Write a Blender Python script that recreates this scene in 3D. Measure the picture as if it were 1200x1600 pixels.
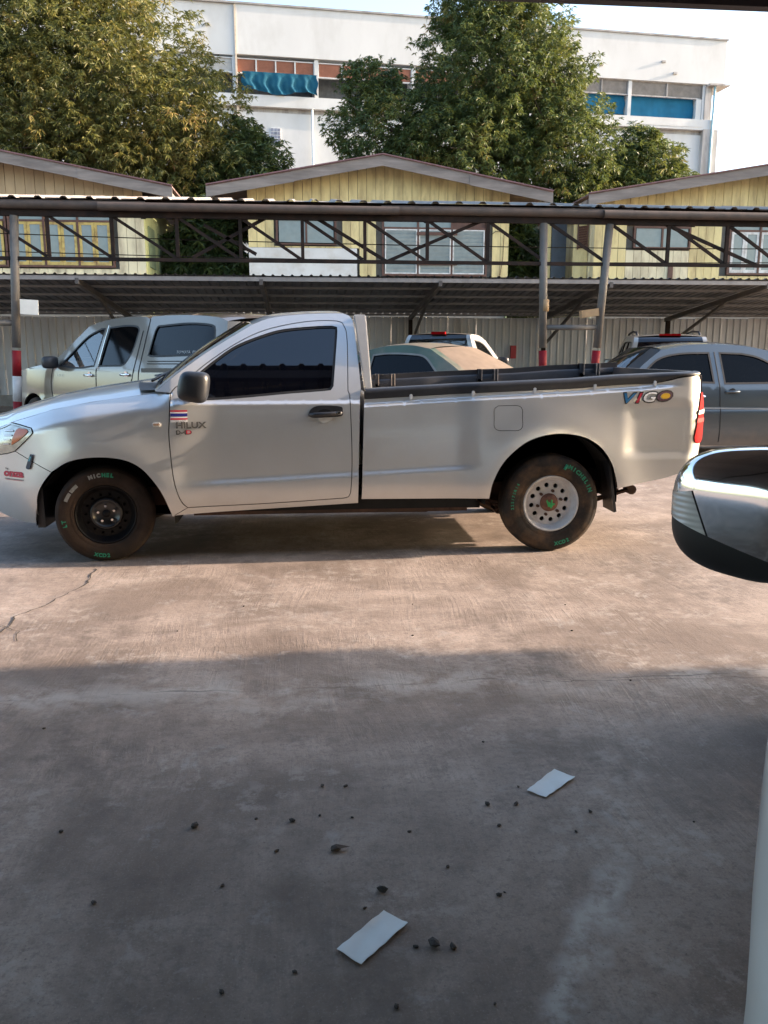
import bpy, bmesh, math, random
import numpy as np
from mathutils import Vector, Matrix
from mathutils.geometry import delaunay_2d_cdt

for _o in list(bpy.data.objects):
    bpy.data.objects.remove(_o, do_unlink=True)
random.seed(7)
rng = np.random.default_rng(7)
R = math.radians
SC = bpy.context.scene
COL = SC.collection

# ---------------------------------------------------------------- camera
cam_d = bpy.data.cameras.new('camera')
cam_d.sensor_fit = 'VERTICAL'
cam_d.sensor_height = 36.0
cam_d.lens = 28.8
cam_d.clip_start = 0.05
cam_d.clip_end = 2000
cam = bpy.data.objects.new('camera', cam_d)
COL.objects.link(cam)
cam.location = (0, 0, 1.42)
cam.rotation_euler = (R(90 - 11.05), 0, R(-5.4))
SC.camera = cam

# ---------------------------------------------------------------- sky, sun, exposure
SUN_EL, SUN_AZ = 17.0, 1.6          # degrees above the horizon; degrees from +X towards +Y
world = bpy.data.worlds.new('World')
SC.world = world
world.use_nodes = True
_nt = world.node_tree
_sky = _nt.nodes.new('ShaderNodeTexSky')
_sky.sky_type = 'NISHITA'
_sky.sun_disc = False
_sky.sun_elevation = R(SUN_EL)
_sky.sun_rotation = R(90 - SUN_AZ)
_sky.air_density = 1.0
_sky.dust_density = 2.6
_sky.ozone_density = 1.2
_bg = _nt.nodes['Background']
_bg.inputs[1].default_value = 0.15
_nt.links.new(_sky.outputs[0], _bg.inputs[0])
sun_d = bpy.data.lights.new('sun', 'SUN')
sun_d.energy = 3.7
sun_d.angle = R(0.6)
sun_d.color = (1.0, 0.78, 0.60)
sun = bpy.data.objects.new('sun', sun_d)
COL.objects.link(sun)
_sd = Vector((math.cos(R(SUN_EL)) * math.cos(R(SUN_AZ)), math.cos(R(SUN_EL)) * math.sin(R(SUN_AZ)), math.sin(R(SUN_EL))))
sun.rotation_euler = _sd.to_track_quat('Z', 'Y').to_euler()
sun.location = (20, 5, 12)
SC.view_settings.view_transform = 'Standard'
SC.view_settings.look = 'None'
SC.view_settings.exposure = 2.15
SC.view_settings.gamma = 1.0
SC.view_settings.use_curve_mapping = False

# ---------------------------------------------------------------- materials
class NT:
    def __init__(s, name):
        s.m = bpy.data.materials.new(name)
        s.m.use_nodes = True
        s.t = s.m.node_tree
        s.b = s.t.nodes['Principled BSDF']
        s.out = s.t.nodes['Material Output']
    def n(s, typ, props=None, **inp):
        nd = s.t.nodes.new('ShaderNode' + typ)
        for k, v in (props or {}).items():
            setattr(nd, k, v)
        for k, v in inp.items():
            s.set(nd, k, v)
        return nd
    def set(s, nd, k, v):
        if isinstance(k, str) and k.startswith('i') and k[1:].isdigit():
            sock = nd.inputs[int(k[1:])]
        else:
            sock = nd.inputs[k.replace('_', ' ')]
        if isinstance(v, bpy.types.NodeSocket):
            s.t.links.new(v, sock)
        elif isinstance(v, bpy.types.Node):
            s.t.links.new(v.outputs[0], sock)
        else:
            if sock.type == 'RGBA' and len(v) == 3:
                v = (*v, 1)
            sock.default_value = v
    def pos(s):
        return s.n('NewGeometry').outputs['Position']
    def noise(s, vec, scale, detail=4, rough=.55, dist=0):
        return s.n('TexNoise', None, Vector=vec, Scale=scale, Detail=detail, Roughness=rough, Distortion=dist).outputs['Fac']
    def ramp(s, fac, stops):
        r = s.n('ValToRGB', None, Fac=fac)
        e = r.color_ramp.elements
        while len(e) < len(stops):
            e.new(0.5)
        for el, (p, c) in zip(e, stops):
            el.position = p
            el.color = (c, c, c, 1) if not isinstance(c, tuple) else (*c, 1)
        return r.outputs['Color']
    def mix(s, fac, a, b, mode='MIX'):
        m = s.n('Mix', {'data_type': 'RGBA', 'blend_type': mode})
        s.set(m, 'i0', fac); s.set(m, 'i6', a); s.set(m, 'i7', b)
        return m.outputs[2]
    def math(s, op, a, b=0.0, c=0.0):
        m = s.n('Math', {'operation': op})
        for i, v in enumerate((a, b, c)):
            s.set(m, 'i%d' % i, v)
        return m.outputs[0]
    def P(s, **kw):
        for k, v in kw.items():
            s.set(s.b, k, v)
    def bump(s, h, strength=.3, dist=.01):
        b = s.n('Bump', None, Height=h, Strength=strength, Distance=dist)
        s.t.links.new(b.outputs[0], s.b.inputs['Normal'])
    def stretch(s, vec, sx, sy, sz):
        m = s.n('Mapping', None, Vector=vec)
        m.inputs['Scale'].default_value = (sx, sy, sz)
        return m.outputs[0]

MATS = {}
def mat(name, col, rough=.6, metal=0., coat=0., coat_r=.05, var=.18, scale=5., dirt=None, dirt_amt=.5, dirt_scale=2.,
        bump=0., bscale=40., stretch=(1, 1, 1), spec=.5, rnd=0., trans=0.):
    """procedural surface: base colour with tonal noise, optional dirt patches, optional fine relief"""
    if name in MATS:
        return MATS[name]
    s = NT(name)
    p = s.stretch(s.pos(), *stretch)
    f = s.noise(p, scale, 6)
    lo = tuple(c * (1 - var) for c in col); hi = tuple(min(1, c * (1 + var)) for c in col)
    c = s.ramp(f, [(.3, lo), (.7, hi)])
    if dirt is not None:
        d = s.ramp(s.noise(p, dirt_scale, 8, .65), [(.45, 0.), (.72, dirt_amt)])
        c = s.mix(d, c, dirt)
    if rnd:
        oi = s.n('ObjectInfo').outputs['Random']
        v = s.math('MULTIPLY_ADD', oi, 2 * rnd, 1 - rnd)
        c = s.mix(1.0, c, s.n('CombineColor', None, Red=v, Green=v, Blue=v).outputs[0], 'MULTIPLY')
    s.P(Base_Color=c, Metallic=metal, Coat_Weight=coat, Coat_Roughness=coat_r, Specular_IOR_Level=spec)
    rr = s.math('MULTIPLY_ADD', s.noise(p, scale * 2.3, 4), .25 * rough, rough * .875)
    s.P(Roughness=rr)
    if bump:
        s.bump(s.noise(p, bscale, 5, .6), bump, .01)
    MATS[name] = s.m
    return s.m

def glass_mat(name, tint=(.02, .025, .03), trans=.25, rough=.02, ior=1.75):
    """tinted car glass: part see-through, part mirror by Fresnel"""
    if name in MATS:
        return MATS[name]
    s = NT(name)
    fr = s.n('Fresnel', None, IOR=ior)
    tr = s.n('BsdfTransparent', None, Color=tuple(trans for _ in range(3)))
    df = s.n('BsdfDiffuse', None, Color=tint)
    gl = s.n('BsdfGlossy', None, Color=(.95, .97, 1.0), Roughness=rough)
    a = s.n('MixShader', None, i0=.35, i1=tr, i2=df)
    b = s.n('MixShader', None, i0=fr.outputs[0], i1=a, i2=gl)
    s.t.links.new(b.outputs[0], s.out.inputs['Surface'])
    MATS[name] = s.m
    return s.m

def paint(name, col, metal=.55, rough=.36, dust=(.30, .25, .19), dust_amt=.12, coat=1.0):
    if name in MATS:
        return MATS[name]
    s = NT(name)
    p = s.pos()
    d = s.ramp(s.noise(p, 3.0, 8, .65), [(.35, 0.), (.8, dust_amt)])
    fl = s.noise(p, 900, 2)
    c0 = s.ramp(fl, [(.3, tuple(v * .93 for v in col)), (.7, tuple(min(1, v * 1.07) for v in col))])
    sep = s.n('SeparateXYZ', None, Vector=p).outputs[2]
    low = s.math('MULTIPLY', s.ramp(s.math('ADD', sep, s.math('MULTIPLY', s.noise(p, 9, 5), .25)), [(.33, .55), (.62, 0.)]), .6)
    s.P(Base_Color=s.mix(s.math('MAXIMUM', d, low), c0, dust), Metallic=metal, Roughness=rough, Coat_Weight=coat, Coat_Roughness=.06)
    s.bump(s.noise(p, 7, 2), .02, .01)
    MATS[name] = s.m
    return s.m

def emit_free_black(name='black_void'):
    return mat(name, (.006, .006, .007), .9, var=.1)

# ---------------------------------------------------------------- mesh helpers
def link(o, parent=None):
    COL.objects.link(o)
    if parent is not None:
        o.parent = parent
    return o

def mk(name, verts, faces, material, parent=None, smooth=False):
    me = bpy.data.meshes.new(name)
    me.from_pydata([tuple(map(float, v)) for v in verts], [], [tuple(map(int, f)) for f in faces])
    me.update()
    if smooth:
        me.polygons.foreach_set('use_smooth', [True] * len(me.polygons))
    if material is not None:
        me.materials.append(material)
    return link(bpy.data.objects.new(name, me), parent)

def fix_normals(o):
    bm = bmesh.new(); bm.from_mesh(o.data)
    bmesh.ops.recalc_face_normals(bm, faces=bm.faces)
    bm.to_mesh(o.data); bm.free()
    return o

def thing(name, label, cat, loc=(0, 0, 0), rz=0., group=None):
    o = bpy.data.objects.new(name, None)
    o.empty_display_size = .2
    COL.objects.link(o)
    o.location = loc
    o.rotation_euler = (0, 0, rz)
    return tag(o, label, cat, group)

def tag(o, label, cat, group=None):
    o['label'] = label
    o['category'] = cat
    if group:
        o['group'] = group
    return o

def struct(o):
    o['kind'] = 'structure'
    return o

class MB:
    """collects shapes into one mesh"""
    def __init__(s):
        s.v = []; s.f = []
    def add(s, v, f):
        b = len(s.v)
        s.v += [tuple(p) for p in v]
        s.f += [tuple(i + b for i in q) for q in f]
        return s
    def box(s, x0, x1, y0, y1, z0, z1):
        v = [(x0, y0, z0), (x1, y0, z0), (x1, y1, z0), (x0, y1, z0), (x0, y0, z1), (x1, y0, z1), (x1, y1, z1), (x0, y1, z1)]
        return s.add(v, [(0, 3, 2, 1), (4, 5, 6, 7), (0, 1, 5, 4), (1, 2, 6, 5), (2, 3, 7, 6), (3, 0, 4, 7)])
    def bar(s, a, b, w, h=None, up=(0, 0, 1)):
        """rectangular bar from a to b, w wide and h high"""
        h = h or w
        a = Vector(a); b = Vector(b); d = (b - a).normalized()
        u = Vector(up)
        if abs(d.dot(u)) > .98:
            u = Vector((0, 1, 0))
        r = d.cross(u).normalized(); u = r.cross(d).normalized()
        v = []
        for p in (a, b):
            for (i, j) in ((-1, -1), (1, -1), (1, 1), (-1, 1)):
                v.append(p + r * (i * w / 2) + u * (j * h / 2))
        return s.add(v, [(0, 1, 2, 3), (7, 6, 5, 4), (0, 4, 5, 1), (1, 5, 6, 2), (2, 6, 7, 3), (3, 7, 4, 0)])
    def tube(s, pts, r, n=10, cap=True):
        pts = [Vector(p) for p in pts]
        rs = r if isinstance(r, (list, tuple)) else [r] * len(pts)
        b = len(s.v); prev = None
        for i, p in enumerate(pts):
            d = (pts[min(i + 1, len(pts) - 1)] - pts[max(i - 1, 0)]).normalized()
            if prev is None:
                u = Vector((0, 0, 1)) if abs(d.z) < .9 else Vector((1, 0, 0))
            else:
                u = prev
            x = d.cross(u).normalized(); u = x.cross(d).normalized(); prev = u
            for k in range(n):
                t = 2 * math.pi * k / n
                s.v.append(tuple(p + (x * math.cos(t) + u * math.sin(t)) * rs[i]))
        for i in range(len(pts) - 1):
            for k in range(n):
                s.f.append((b + i * n + k, b + i * n + (k + 1) % n, b + (i + 1) * n + (k + 1) % n, b + (i + 1) * n + k))
        if cap:
            s.f.append(tuple(b + k for k in range(n))[::-1])
            s.f.append(tuple(b + (len(pts) - 1) * n + k for k in range(n)))
        return s
    def lathe(s, prof, n=48, close=False):
        """profile (r, y) turned about the y axis"""
        b = len(s.v); m = len(prof)
        for k in range(n):
            t = 2 * math.pi * k / n
            for (r, y) in prof:
                s.v.append((r * math.cos(t), y, r * math.sin(t)))
        for k in range(n):
            k2 = (k + 1) % n
            for i in range(m - (0 if close else 1)):
                j = (i + 1) % m
                s.f.append((b + k * m + i, b + k * m + j, b + k2 * m + j, b + k2 * m + i))
        return s
    def build(s, name, material, parent=None, smooth=False, fix=False):
        o = mk(name, s.v, s.f, material, parent, smooth)
        return fix_normals(o) if fix else o
def box(name, x0, x1, y0, y1, z0, z1, material, parent=None, bevel=0.):
    o = MB().box(x0, x1, y0, y1, z0, z1).build(name, material, parent)
    if bevel:
        bm = bmesh.new(); bm.from_mesh(o.data)
        bmesh.ops.bevel(bm, geom=bm.edges[:], offset=bevel, segments=2, affect='EDGES')
        bm.to_mesh(o.data); bm.free()
    return o

def sstep(a, b, x):
    t = min(1., max(0., (x - a) / (b - a)))
    return t * t * (3 - 2 * t)

# ---- 2D outlines
def seg_len(a, b):
    return math.hypot(a[0] - b[0], a[1] - b[1])
def cr(pts, step=.02):
    """Catmull-Rom through the points, resampled"""
    pts = [tuple(p) for p in pts]
    if len(pts) == 2:
        n = max(1, int(seg_len(*pts) / step))
        return [(pts[0][0] + (pts[1][0] - pts[0][0]) * i / n, pts[0][1] + (pts[1][1] - pts[0][1]) * i / n) for i in range(n + 1)]
    e = [(2 * pts[0][0] - pts[1][0], 2 * pts[0][1] - pts[1][1])] + pts + [(2 * pts[-1][0] - pts[-2][0], 2 * pts[-1][1] - pts[-2][1])]
    out = []
    for i in range(1, len(e) - 2):
        p0, p1, p2, p3 = e[i - 1:i + 3]
        n = max(1, int(seg_len(p1, p2) / step))
        for k in range(n):
            t = k / n
            out.append(tuple(.5 * (2 * p1[c] + (p2[c] - p0[c]) * t + (2 * p0[c] - 5 * p1[c] + 4 * p2[c] - p3[c]) * t * t + (-p0[c] + 3 * p1[c] - 3 * p2[c] + p3[c]) * t ** 3) for c in (0, 1)))
    out.append(pts[-1])
    return out
def outline(*segs, step=.02):
    """closed outline out of smooth segments; corners stay where segments meet"""
    out = []
    for s_ in segs:
        c = cr(s_, step) if len(s_) > 1 else [tuple(s_[0])]
        for p in c:
            if not out or seg_len(out[-1], p) > step * .2:
                out.append(p)
    full = []
    for i, p in enumerate(out):
        q = out[(i + 1) % len(out)]
        n = max(1, int(seg_len(p, q) / (step * 1.5)))
        for k in range(n):
            full.append((p[0] + (q[0] - p[0]) * k / n, p[1] + (q[1] - p[1]) * k / n))
    while seg_len(full[0], full[-1]) < step * .2:
        full.pop()
    return full
def area2(p):
    return sum(p[i][0] * p[(i + 1) % len(p)][1] - p[(i + 1) % len(p)][0] * p[i][1] for i in range(len(p)))
def shrink(p, d):
    n = len(p); sg = 1 if area2(p) > 0 else -1
    out = []
    for i in range(n):
        a = p[i - 1]; b = p[(i + 1) % n]
        tx, ty = b[0] - a[0], b[1] - a[1]
        l = math.hypot(tx, ty) or 1
        out.append((p[i][0] - sg * ty / l * d, p[i][1] + sg * tx / l * d))
    return out
def inside(P, poly):
    P = np.asarray(P); poly = np.asarray(poly)
    x, y = P[:, 0], P[:, 1]
    res = np.zeros(len(P), bool)
    x0, y0 = poly[:, 0], poly[:, 1]; x1, y1 = np.roll(x0, -1), np.roll(y0, -1)
    for a, b, c, d in zip(x0, y0, x1, y1):
        if b == d:
            continue
        cond = (b > y) != (d > y)
        res ^= cond & (x < (c - a) * (y - b) / (d - b) + a)
    return res
def near(P, poly, d):
    P = np.asarray(P); Q = np.asarray(poly)
    m = np.zeros(len(P), bool)
    for i in range(0, len(Q), 64):
        dd = ((P[:, None, :] - Q[None, i:i + 64, :]) ** 2).sum(-1).min(1)
        m |= dd < d * d
    return m
def triangulate(outer, holes=(), step=.03, extra=()):
    lo = np.min(outer, 0); hi = np.max(outer, 0)
    gx = np.arange(lo[0] + step / 2, hi[0], step); gz = np.arange(lo[1] + step / 2, hi[1], step)
    G = np.stack(np.meshgrid(gx, gz), -1).reshape(-1, 2)
    if len(G):
        ok = inside(G, outer)
        for h in holes:
            ok &= ~inside(G, h)
        G = G[ok]
    if len(G):
        ok = ~near(G, outer, step * .55)
        for h in holes:
            ok &= ~near(G, h, step * .55)
        G = G[ok]
    if len(extra):
        X_ = np.asarray(extra, float)
        ok = inside(X_, outer) & ~near(X_, outer, step * .35)
        for h in holes:
            ok &= ~inside(X_, h) & ~near(X_, h, step * .35)
        X_ = X_[ok]
        if len(X_):
            if len(G):
                G = G[~near(G, X_, step * .5)]
            G = np.concatenate([G, X_]) if len(G) else X_
    vs = []; es = []
    for loop in [outer] + list(holes):
        b = len(vs)
        vs += [Vector(p) for p in loop]
        es += [(b + i, b + (i + 1) % len(loop)) for i in range(len(loop))]
    vs += [Vector(p) for p in G.tolist()]
    V, E, F, *_ = delaunay_2d_cdt(vs, es, [], 0, 1e-6)
    V = np.array([tuple(v) for v in V]); F = np.array([f for f in F if len(f) == 3])
    c = V[F].mean(1)
    ok = inside(c, outer)
    for h in holes:
        ok &= ~inside(c, h)
    return V, F[ok]

def panel(name, outer, holes, ins, hw, side, material, parent, thick=.02, step=.03, gap=.0025, lift=0., extra=()):
    """sheet cut to an outline in side view and laid on the body surface y = side*(hw - ins(x, z)); side -1 or 1"""
    if gap:
        outer = shrink(outer, gap)
    V, F = triangulate(outer, holes, step, extra)
    P = [(x, side * (hw - ins(x, z) + lift), z) for x, z in V]
    f = [tuple(t) for t in F]
    a = V[F[:, 1]] - V[F[:, 0]]; b = V[F[:, 2]] - V[F[:, 0]]
    flip = (a[:, 0] * b[:, 1] - a[:, 1] * b[:, 0] > 0) == (side > 0)
    f = [t[::-1] if fl else t for t, fl in zip(f, flip)]
    nf = len(f)
    if thick:
        for loop in [outer] + list(holes):
            n = len(loop); k0 = len(P)
            for (x, z) in loop:
                y = hw - ins(x, z) + lift
                P.append((x, side * y, z)); P.append((x, side * (y - thick), z))
            for i in range(n):
                j = (i + 1) % n
                f.append((k0 + 2 * i, k0 + 2 * j, k0 + 2 * j + 1, k0 + 2 * i + 1))
    o = mk(name, P, f, material, parent, True)
    # shading normals straight from the body surface, so the triangulation never shows
    e = 1.5e-3; N = []
    for x, z in V:
        n = Vector(((ins(x + e, z) - ins(x - e, z)) / (2 * e), side, (ins(x, z + e) - ins(x, z - e)) / (2 * e)))
        N.append(n.normalized())
    if thick:
        for li, loop in enumerate([outer] + list(holes)):
            sg = (1 if area2(loop) > 0 else -1) * (1 if li == 0 else -1); n_ = len(loop)
            for i in range(n_):
                a, b = loop[i - 1], loop[(i + 1) % n_]
                q = Vector((sg * (b[1] - a[1]), 0, -sg * (b[0] - a[0])))
                q = q.normalized() if q.length > 1e-9 else Vector((0, side, 0))
                N += [q, q]
    o.data.normals_split_custom_set_from_vertices([tuple(n) for n in N])
    return o

def span(name, curve, ins, hw, material, parent, bx=0., bz=0., y0=-1., y1=1., ny=16, pw=2., off=0.):
    """surface across the car between both sides along a curve (x, z); bows by bx (forward is -x) and bz (up)"""
    v = []; f = []; m = len(curve)
    for j in range(ny + 1):
        t = y0 + (y1 - y0) * j / ny
        c = 1 - abs(t) ** pw
        for (x, z) in curve:
            w = hw - ins(x, z)
            v.append((x - bx * c, t * w, z + bz * c + off))
    for j in range(ny):
        for i in range(m - 1):
            f.append((j * m + i, j * m + i + 1, (j + 1) * m + i + 1, (j + 1) * m + i))
    return mk(name, v, f, material, parent, True)

def text2d(s, size=1., shear=0., bold=0.):
    cu = bpy.data.curves.new('t', 'FONT'); cu.body = s; cu.size = size; cu.shear = shear; cu.offset = bold
    cu.resolution_u = 3
    o = bpy.data.objects.new('t', cu); COL.objects.link(o)
    dg = bpy.context.evaluated_depsgraph_get()
    me = bpy.data.meshes.new_from_object(o.evaluated_get(dg))
    v = np.array([tuple(q.co)[:2] for q in me.vertices]); f = [tuple(p.vertices) for p in me.polygons]
    bpy.data.objects.remove(o); bpy.data.curves.remove(cu); bpy.data.meshes.remove(me)
    return v, f
def text_on(name, s, x0, x1, z0, z1, ins, hw, side, material, parent, shear=0., bold=0., lift=.004, slant=0., dec=False):
    """lettering fitted into a rectangle of the body side"""
    v, f = text2d(s, 1., shear, bold)
    lo, hi = v.min(0), v.max(0)
    u = (v - lo) / (hi - lo)
    x = x0 + u[:, 0] * (x1 - x0); z = z0 + u[:, 1] * (z1 - z0) + slant * u[:, 0]
    if side > 0:
        x = x1 - u[:, 0] * (x1 - x0)
    return mk(name, [(a, side * (hw - ins(a, c) + lift), c) for a, c in zip(x, z)], f, material, parent)

# ================================================================ ground
def ground_h(y):
    return .06 * sstep(7.8, 9.6, y)
def ground_material():
    s = NT('worn_concrete')
    p = s.pos()
    big = s.noise(p, .55, 5, .6)
    mid = s.noise(p, 2.2, 10, .72)
    fine = s.noise(p, 42, 8, .75)
    grain = s.noise(p, 150, 4, .7)
    c = s.ramp(mid, [(.34, (.215, .168, .140)), (.50, (.315, .252, .212)), (.66, (.410, .335, .286))])
    # broom strokes: stretched noise whose direction drifts, stronger in patches
    warp = s.mix(.55, p, s.n('TexNoise', None, Vector=p, Scale=.42, Detail=1.5).outputs['Color'], 'ADD')
    st = s.noise(s.stretch(warp, 1, .055, 1), 52, 4, .65)
    wv = s.ramp(st, [(.42, 1.), (.56, 0.)])
    st2 = s.ramp(s.noise(s.stretch(warp, 1, .05, 1), 24, 5, .7), [(.44, 1.), (.60, 0.)])
    bm_ = s.math('MULTIPLY', s.ramp(s.noise(p, 1.0, 4), [(.38, .12), (.58, 1.)]), s.ramp(s.noise(p, 8, 6, .7), [(.36, .25), (.58, 1.)]))
    strokes = s.math('MULTIPLY', s.math('MAXIMUM', wv, s.math('MULTIPLY', st2, .7)), bm_)
    c = s.mix(s.math('MULTIPLY', strokes, .50), c, (.135, .108, .090))
    # oil stains and tyre dirt
    oil = s.ramp(s.noise(s.stretch(p, 1, 1.15, 1), .75, 8, .66, .6), [(.44, 0.), (.58, .72)])
    c = s.mix(oil, c, (.105, .074, .054))
    oil2 = s.ramp(s.noise(p, 5.5, 8, .74), [(.54, 0.), (.66, .6)])
    c = s.mix(oil2, c, (.085, .066, .055))
    grit = s.ramp(fine, [(.36, .65), (.50, 0.)])
    c = s.mix(grit, c, (.105, .085, .072))
    c = s.mix(s.ramp(grain, [(.30, .5), (.46, 0.)]), c, (.12, .10, .085))
    c = s.mix(s.ramp(grain, [(.56, 0.), (.72, .4)]), c, (.50, .44, .39))
    xyz = s.n('SeparateXYZ', None, Vector=p)
    X, Y = xyz.outputs[0], xyz.outputs[1]
    # patched joint line that crosses the yard
    wob = s.math('MULTIPLY_ADD', s.noise(p, 2.2, 4), .16, -.08)
    dj = s.math('ABSOLUTE', s.math('ADD', s.math('SUBTRACT', Y, 3.33), wob))
    plaster = s.math('MULTIPLY', s.ramp(dj, [(.0, 1.), (.24, 0.)]), s.ramp(s.noise(p, 3.4, 7, .7), [(.45, 0.), (.56, .75)]))
    c = s.mix(plaster, c, (.42, .39, .36))
    jl = s.math('MULTIPLY', s.math('LESS_THAN', dj, .007), s.ramp(s.noise(p, 1.5, 3), [(.46, 0.), (.58, .75)]))
    c = s.mix(jl, c, (.045, .04, .037))
    # pale cement spill running towards the sheet of paper
    t = s.math('MULTIPLY_ADD', Y, .67, -.475)
    dx = s.math('ABSOLUTE', s.math('ADD', s.math('SUBTRACT', X, t), s.math('MULTIPLY_ADD', s.noise(p, 4, 4), .3, -.15)))
    ymask = s.math('MULTIPLY', s.ramp(s.math('SUBTRACT', Y, 1.45), [(.0, 1.), (.05, 1.)]), s.ramp(s.math('MULTIPLY_ADD', Y, .5, -.55), [(.40, 1.), (.50, 0.)]))
    sp = s.math('MULTIPLY', s.math('MULTIPLY', s.ramp(dx, [(.02, 1.), (.085, 0.)]), ymask), s.ramp(s.noise(p, 11, 7, .7), [(.38, .05), (.54, .95)]))
    c = s.mix(sp, c, (.46, .43, .40))
    pale = s.ramp(s.noise(p, 3.6, 10, .76, .5), [(.58, 0.), (.66, .55)])
    c = s.mix(pale, c, (.34, .325, .31))
    pale2 = s.math('MULTIPLY', s.ramp(s.noise(p, 1.5, 4), [(.50, 0.), (.60, 1.)]), s.ramp(s.noise(p, 12, 10, .78), [(.50, 0.), (.58, .42)]))
    c = s.mix(pale2, c, (.44, .40, .36))
    dark2 = s.math('MULTIPLY', s.ramp(s.noise(s.stretch(p, 1.3, .8, 1), 1.1, 4), [(.52, 0.), (.62, 1.)]), s.ramp(s.noise(p, 9, 10, .78), [(.42, .7), (.56, .1)]))
    c = s.mix(dark2, c, (.075, .058, .047))
    speck = s.ramp(s.noise(p, 85, 3, .6), [(.66, 0.), (.72, .7)])
    c = s.mix(speck, c, (.05, .04, .034))
    c = s.mix(.20, c, s.ramp(big, [(.3, (.14, .11, .095)), (.7, (.36, .30, .26))]))
    s.P(Base_Color=c, Roughness=s.math('MULTIPLY_ADD', fine, .25, .62), Specular_IOR_Level=.35)
    h = s.math('ADD', s.math('MULTIPLY', strokes, -.35), s.math('ADD', s.math('MULTIPLY', fine, .55), s.math('MULTIPLY', s.noise(p, 12, 5), .5)))
    s.bump(h, .5, .006)
    return s.m
M_GROUND = ground_material()
xs = sorted(set([-600, -200, -80, -40] + list(np.arange(-24, 30.1, 3)) + [45, 80, 200, 600]))
ys = sorted(set([-600, -200, -60, -20, -8, -4, 0, 2, 4, 6] + list(np.arange(7.6, 9.9, .15)) + [12, 16, 24, 40, 80, 200, 600]))
gv = [(x, y, ground_h(y)) for y in ys for x in xs]
nx = len(xs)
gf = [(j * nx + i, j * nx + i + 1, (j + 1) * nx + i + 1, (j + 1) * nx + i) for j in range(len(ys) - 1) for i in range(nx - 1)]
ground = struct(mk('ground', gv, gf, M_GROUND, None, True))
M_CRACK = mat('crack_dirt', (.04, .034, .03), .95, var=.3, scale=30)
def crack(pts, w):
    """thin dirt-filled crack lying in the slab"""
    rr = random.Random(len(pts) + int(pts[0][0] * 100))
    fine = []
    for (a, b) in zip(pts[:-1], pts[1:]):
        n = max(2, int(math.hypot(b[0] - a[0], b[1] - a[1]) / .04))
        for k in range(n):
            t = k / n
            fine.append((a[0] + (b[0] - a[0]) * t + rr.uniform(-.012, .012), a[1] + (b[1] - a[1]) * t + rr.uniform(-.012, .012)))
    fine.append(pts[-1])
    v = []; f = []
    for i, (x, y) in enumerate(fine):
        k = w * rr.uniform(.35, 1.1)
        v += [(x - k, y - k * .3, .0035), (x + k, y + k * .3, .0035)]
        if i:
            f.append((2 * i - 2, 2 * i - 1, 2 * i + 1, 2 * i))
    return mk('crack', v, f, M_CRACK, ground)
crack([(-1.42, 5.45), (-1.38, 5.1), (-1.45, 4.85), (-1.52, 4.6), (-1.60, 4.45), (-1.58, 4.25), (-1.63, 4.1), (-1.75, 3.9)], .006)
crack([(-1.62, 4.3), (-1.5, 4.2), (-1.46, 4.05)], .004)
crack([(1.0, 3.30), (1.4, 3.28), (1.7, 3.27), (2.1, 3.26)], .005)
crack([(2.3, 5.75), (2.75, 5.74), (3.1, 5.76)], .006)

# ================================================================ the silver pickup
M_SILVER = paint('silver_paint', (.64, .64, .63), .55, .30)
M_BLACKPL = mat('black_plastic', (.020, .021, .025), .40, var=.2, scale=20, dirt=(.09, .08, .07), dirt_amt=.25, bump=.05, bscale=300)
M_RUBBER = mat('rubber_seal', (.012, .012, .013), .7)
M_TYRE = mat('tyre_rubber', (.026, .022, .020), .82, spec=.25, var=.25, scale=14, dirt=(.15, .085, .045), dirt_amt=.75, dirt_scale=5, bump=.15, bscale=90)
M_DUSTTYRE = mat('tyre_mud', (.036, .024, .018), .9, spec=.2, var=.4, scale=9, dirt=(.018, .016, .015), dirt_amt=.9, dirt_scale=4, bump=.2, bscale=80)
M_CHROME = mat('chrome', (.80, .80, .80), .08, metal=1., var=.03)
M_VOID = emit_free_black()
M_RUST = mat('rusty_steel', (.075, .038, .026), .85, var=.4, scale=16, dirt=(.02, .017, .015), dirt_amt=.7, bump=.2, bscale=60)
M_DGLASS = glass_mat('dark_tinted_glass', (.003, .005, .012), .02)
M_WHITEWHEEL = mat('white_wheel_paint', (.56, .56, .57), .42, var=.08, scale=12, dirt=(.20, .13, .08), dirt_amt=.4, dirt_scale=8)
M_BLKWHEEL = mat('black_wheel_paint', (.005, .005, .006), .45, spec=.2, var=.2, scale=12, dirt=(.035, .024, .017), dirt_amt=.2, dirt_scale=6)
M_GREENINK = mat('green_marker', (.012, .20, .115), .7, var=.25, scale=60)
M_WHITEINK = mat('white_marker', (.20, .20, .19), .7, var=.25, scale=60)
M_RED = mat('red_lens', (.24, .003, .004), .6, spec=.03, var=.15, scale=40)
M_REDCLEAR = mat('clear_lens', (.72, .66, .64), .12, coat=1., var=.1, scale=40)
M_ORANGE = mat('orange_lens', (.55, .11, .008), .3, coat=.2, var=.15, scale=50)
M_REFL = mat('lamp_reflector', (.42, .40, .34), .25, metal=.6, coat=.6, var=.2, scale=25)

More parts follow.
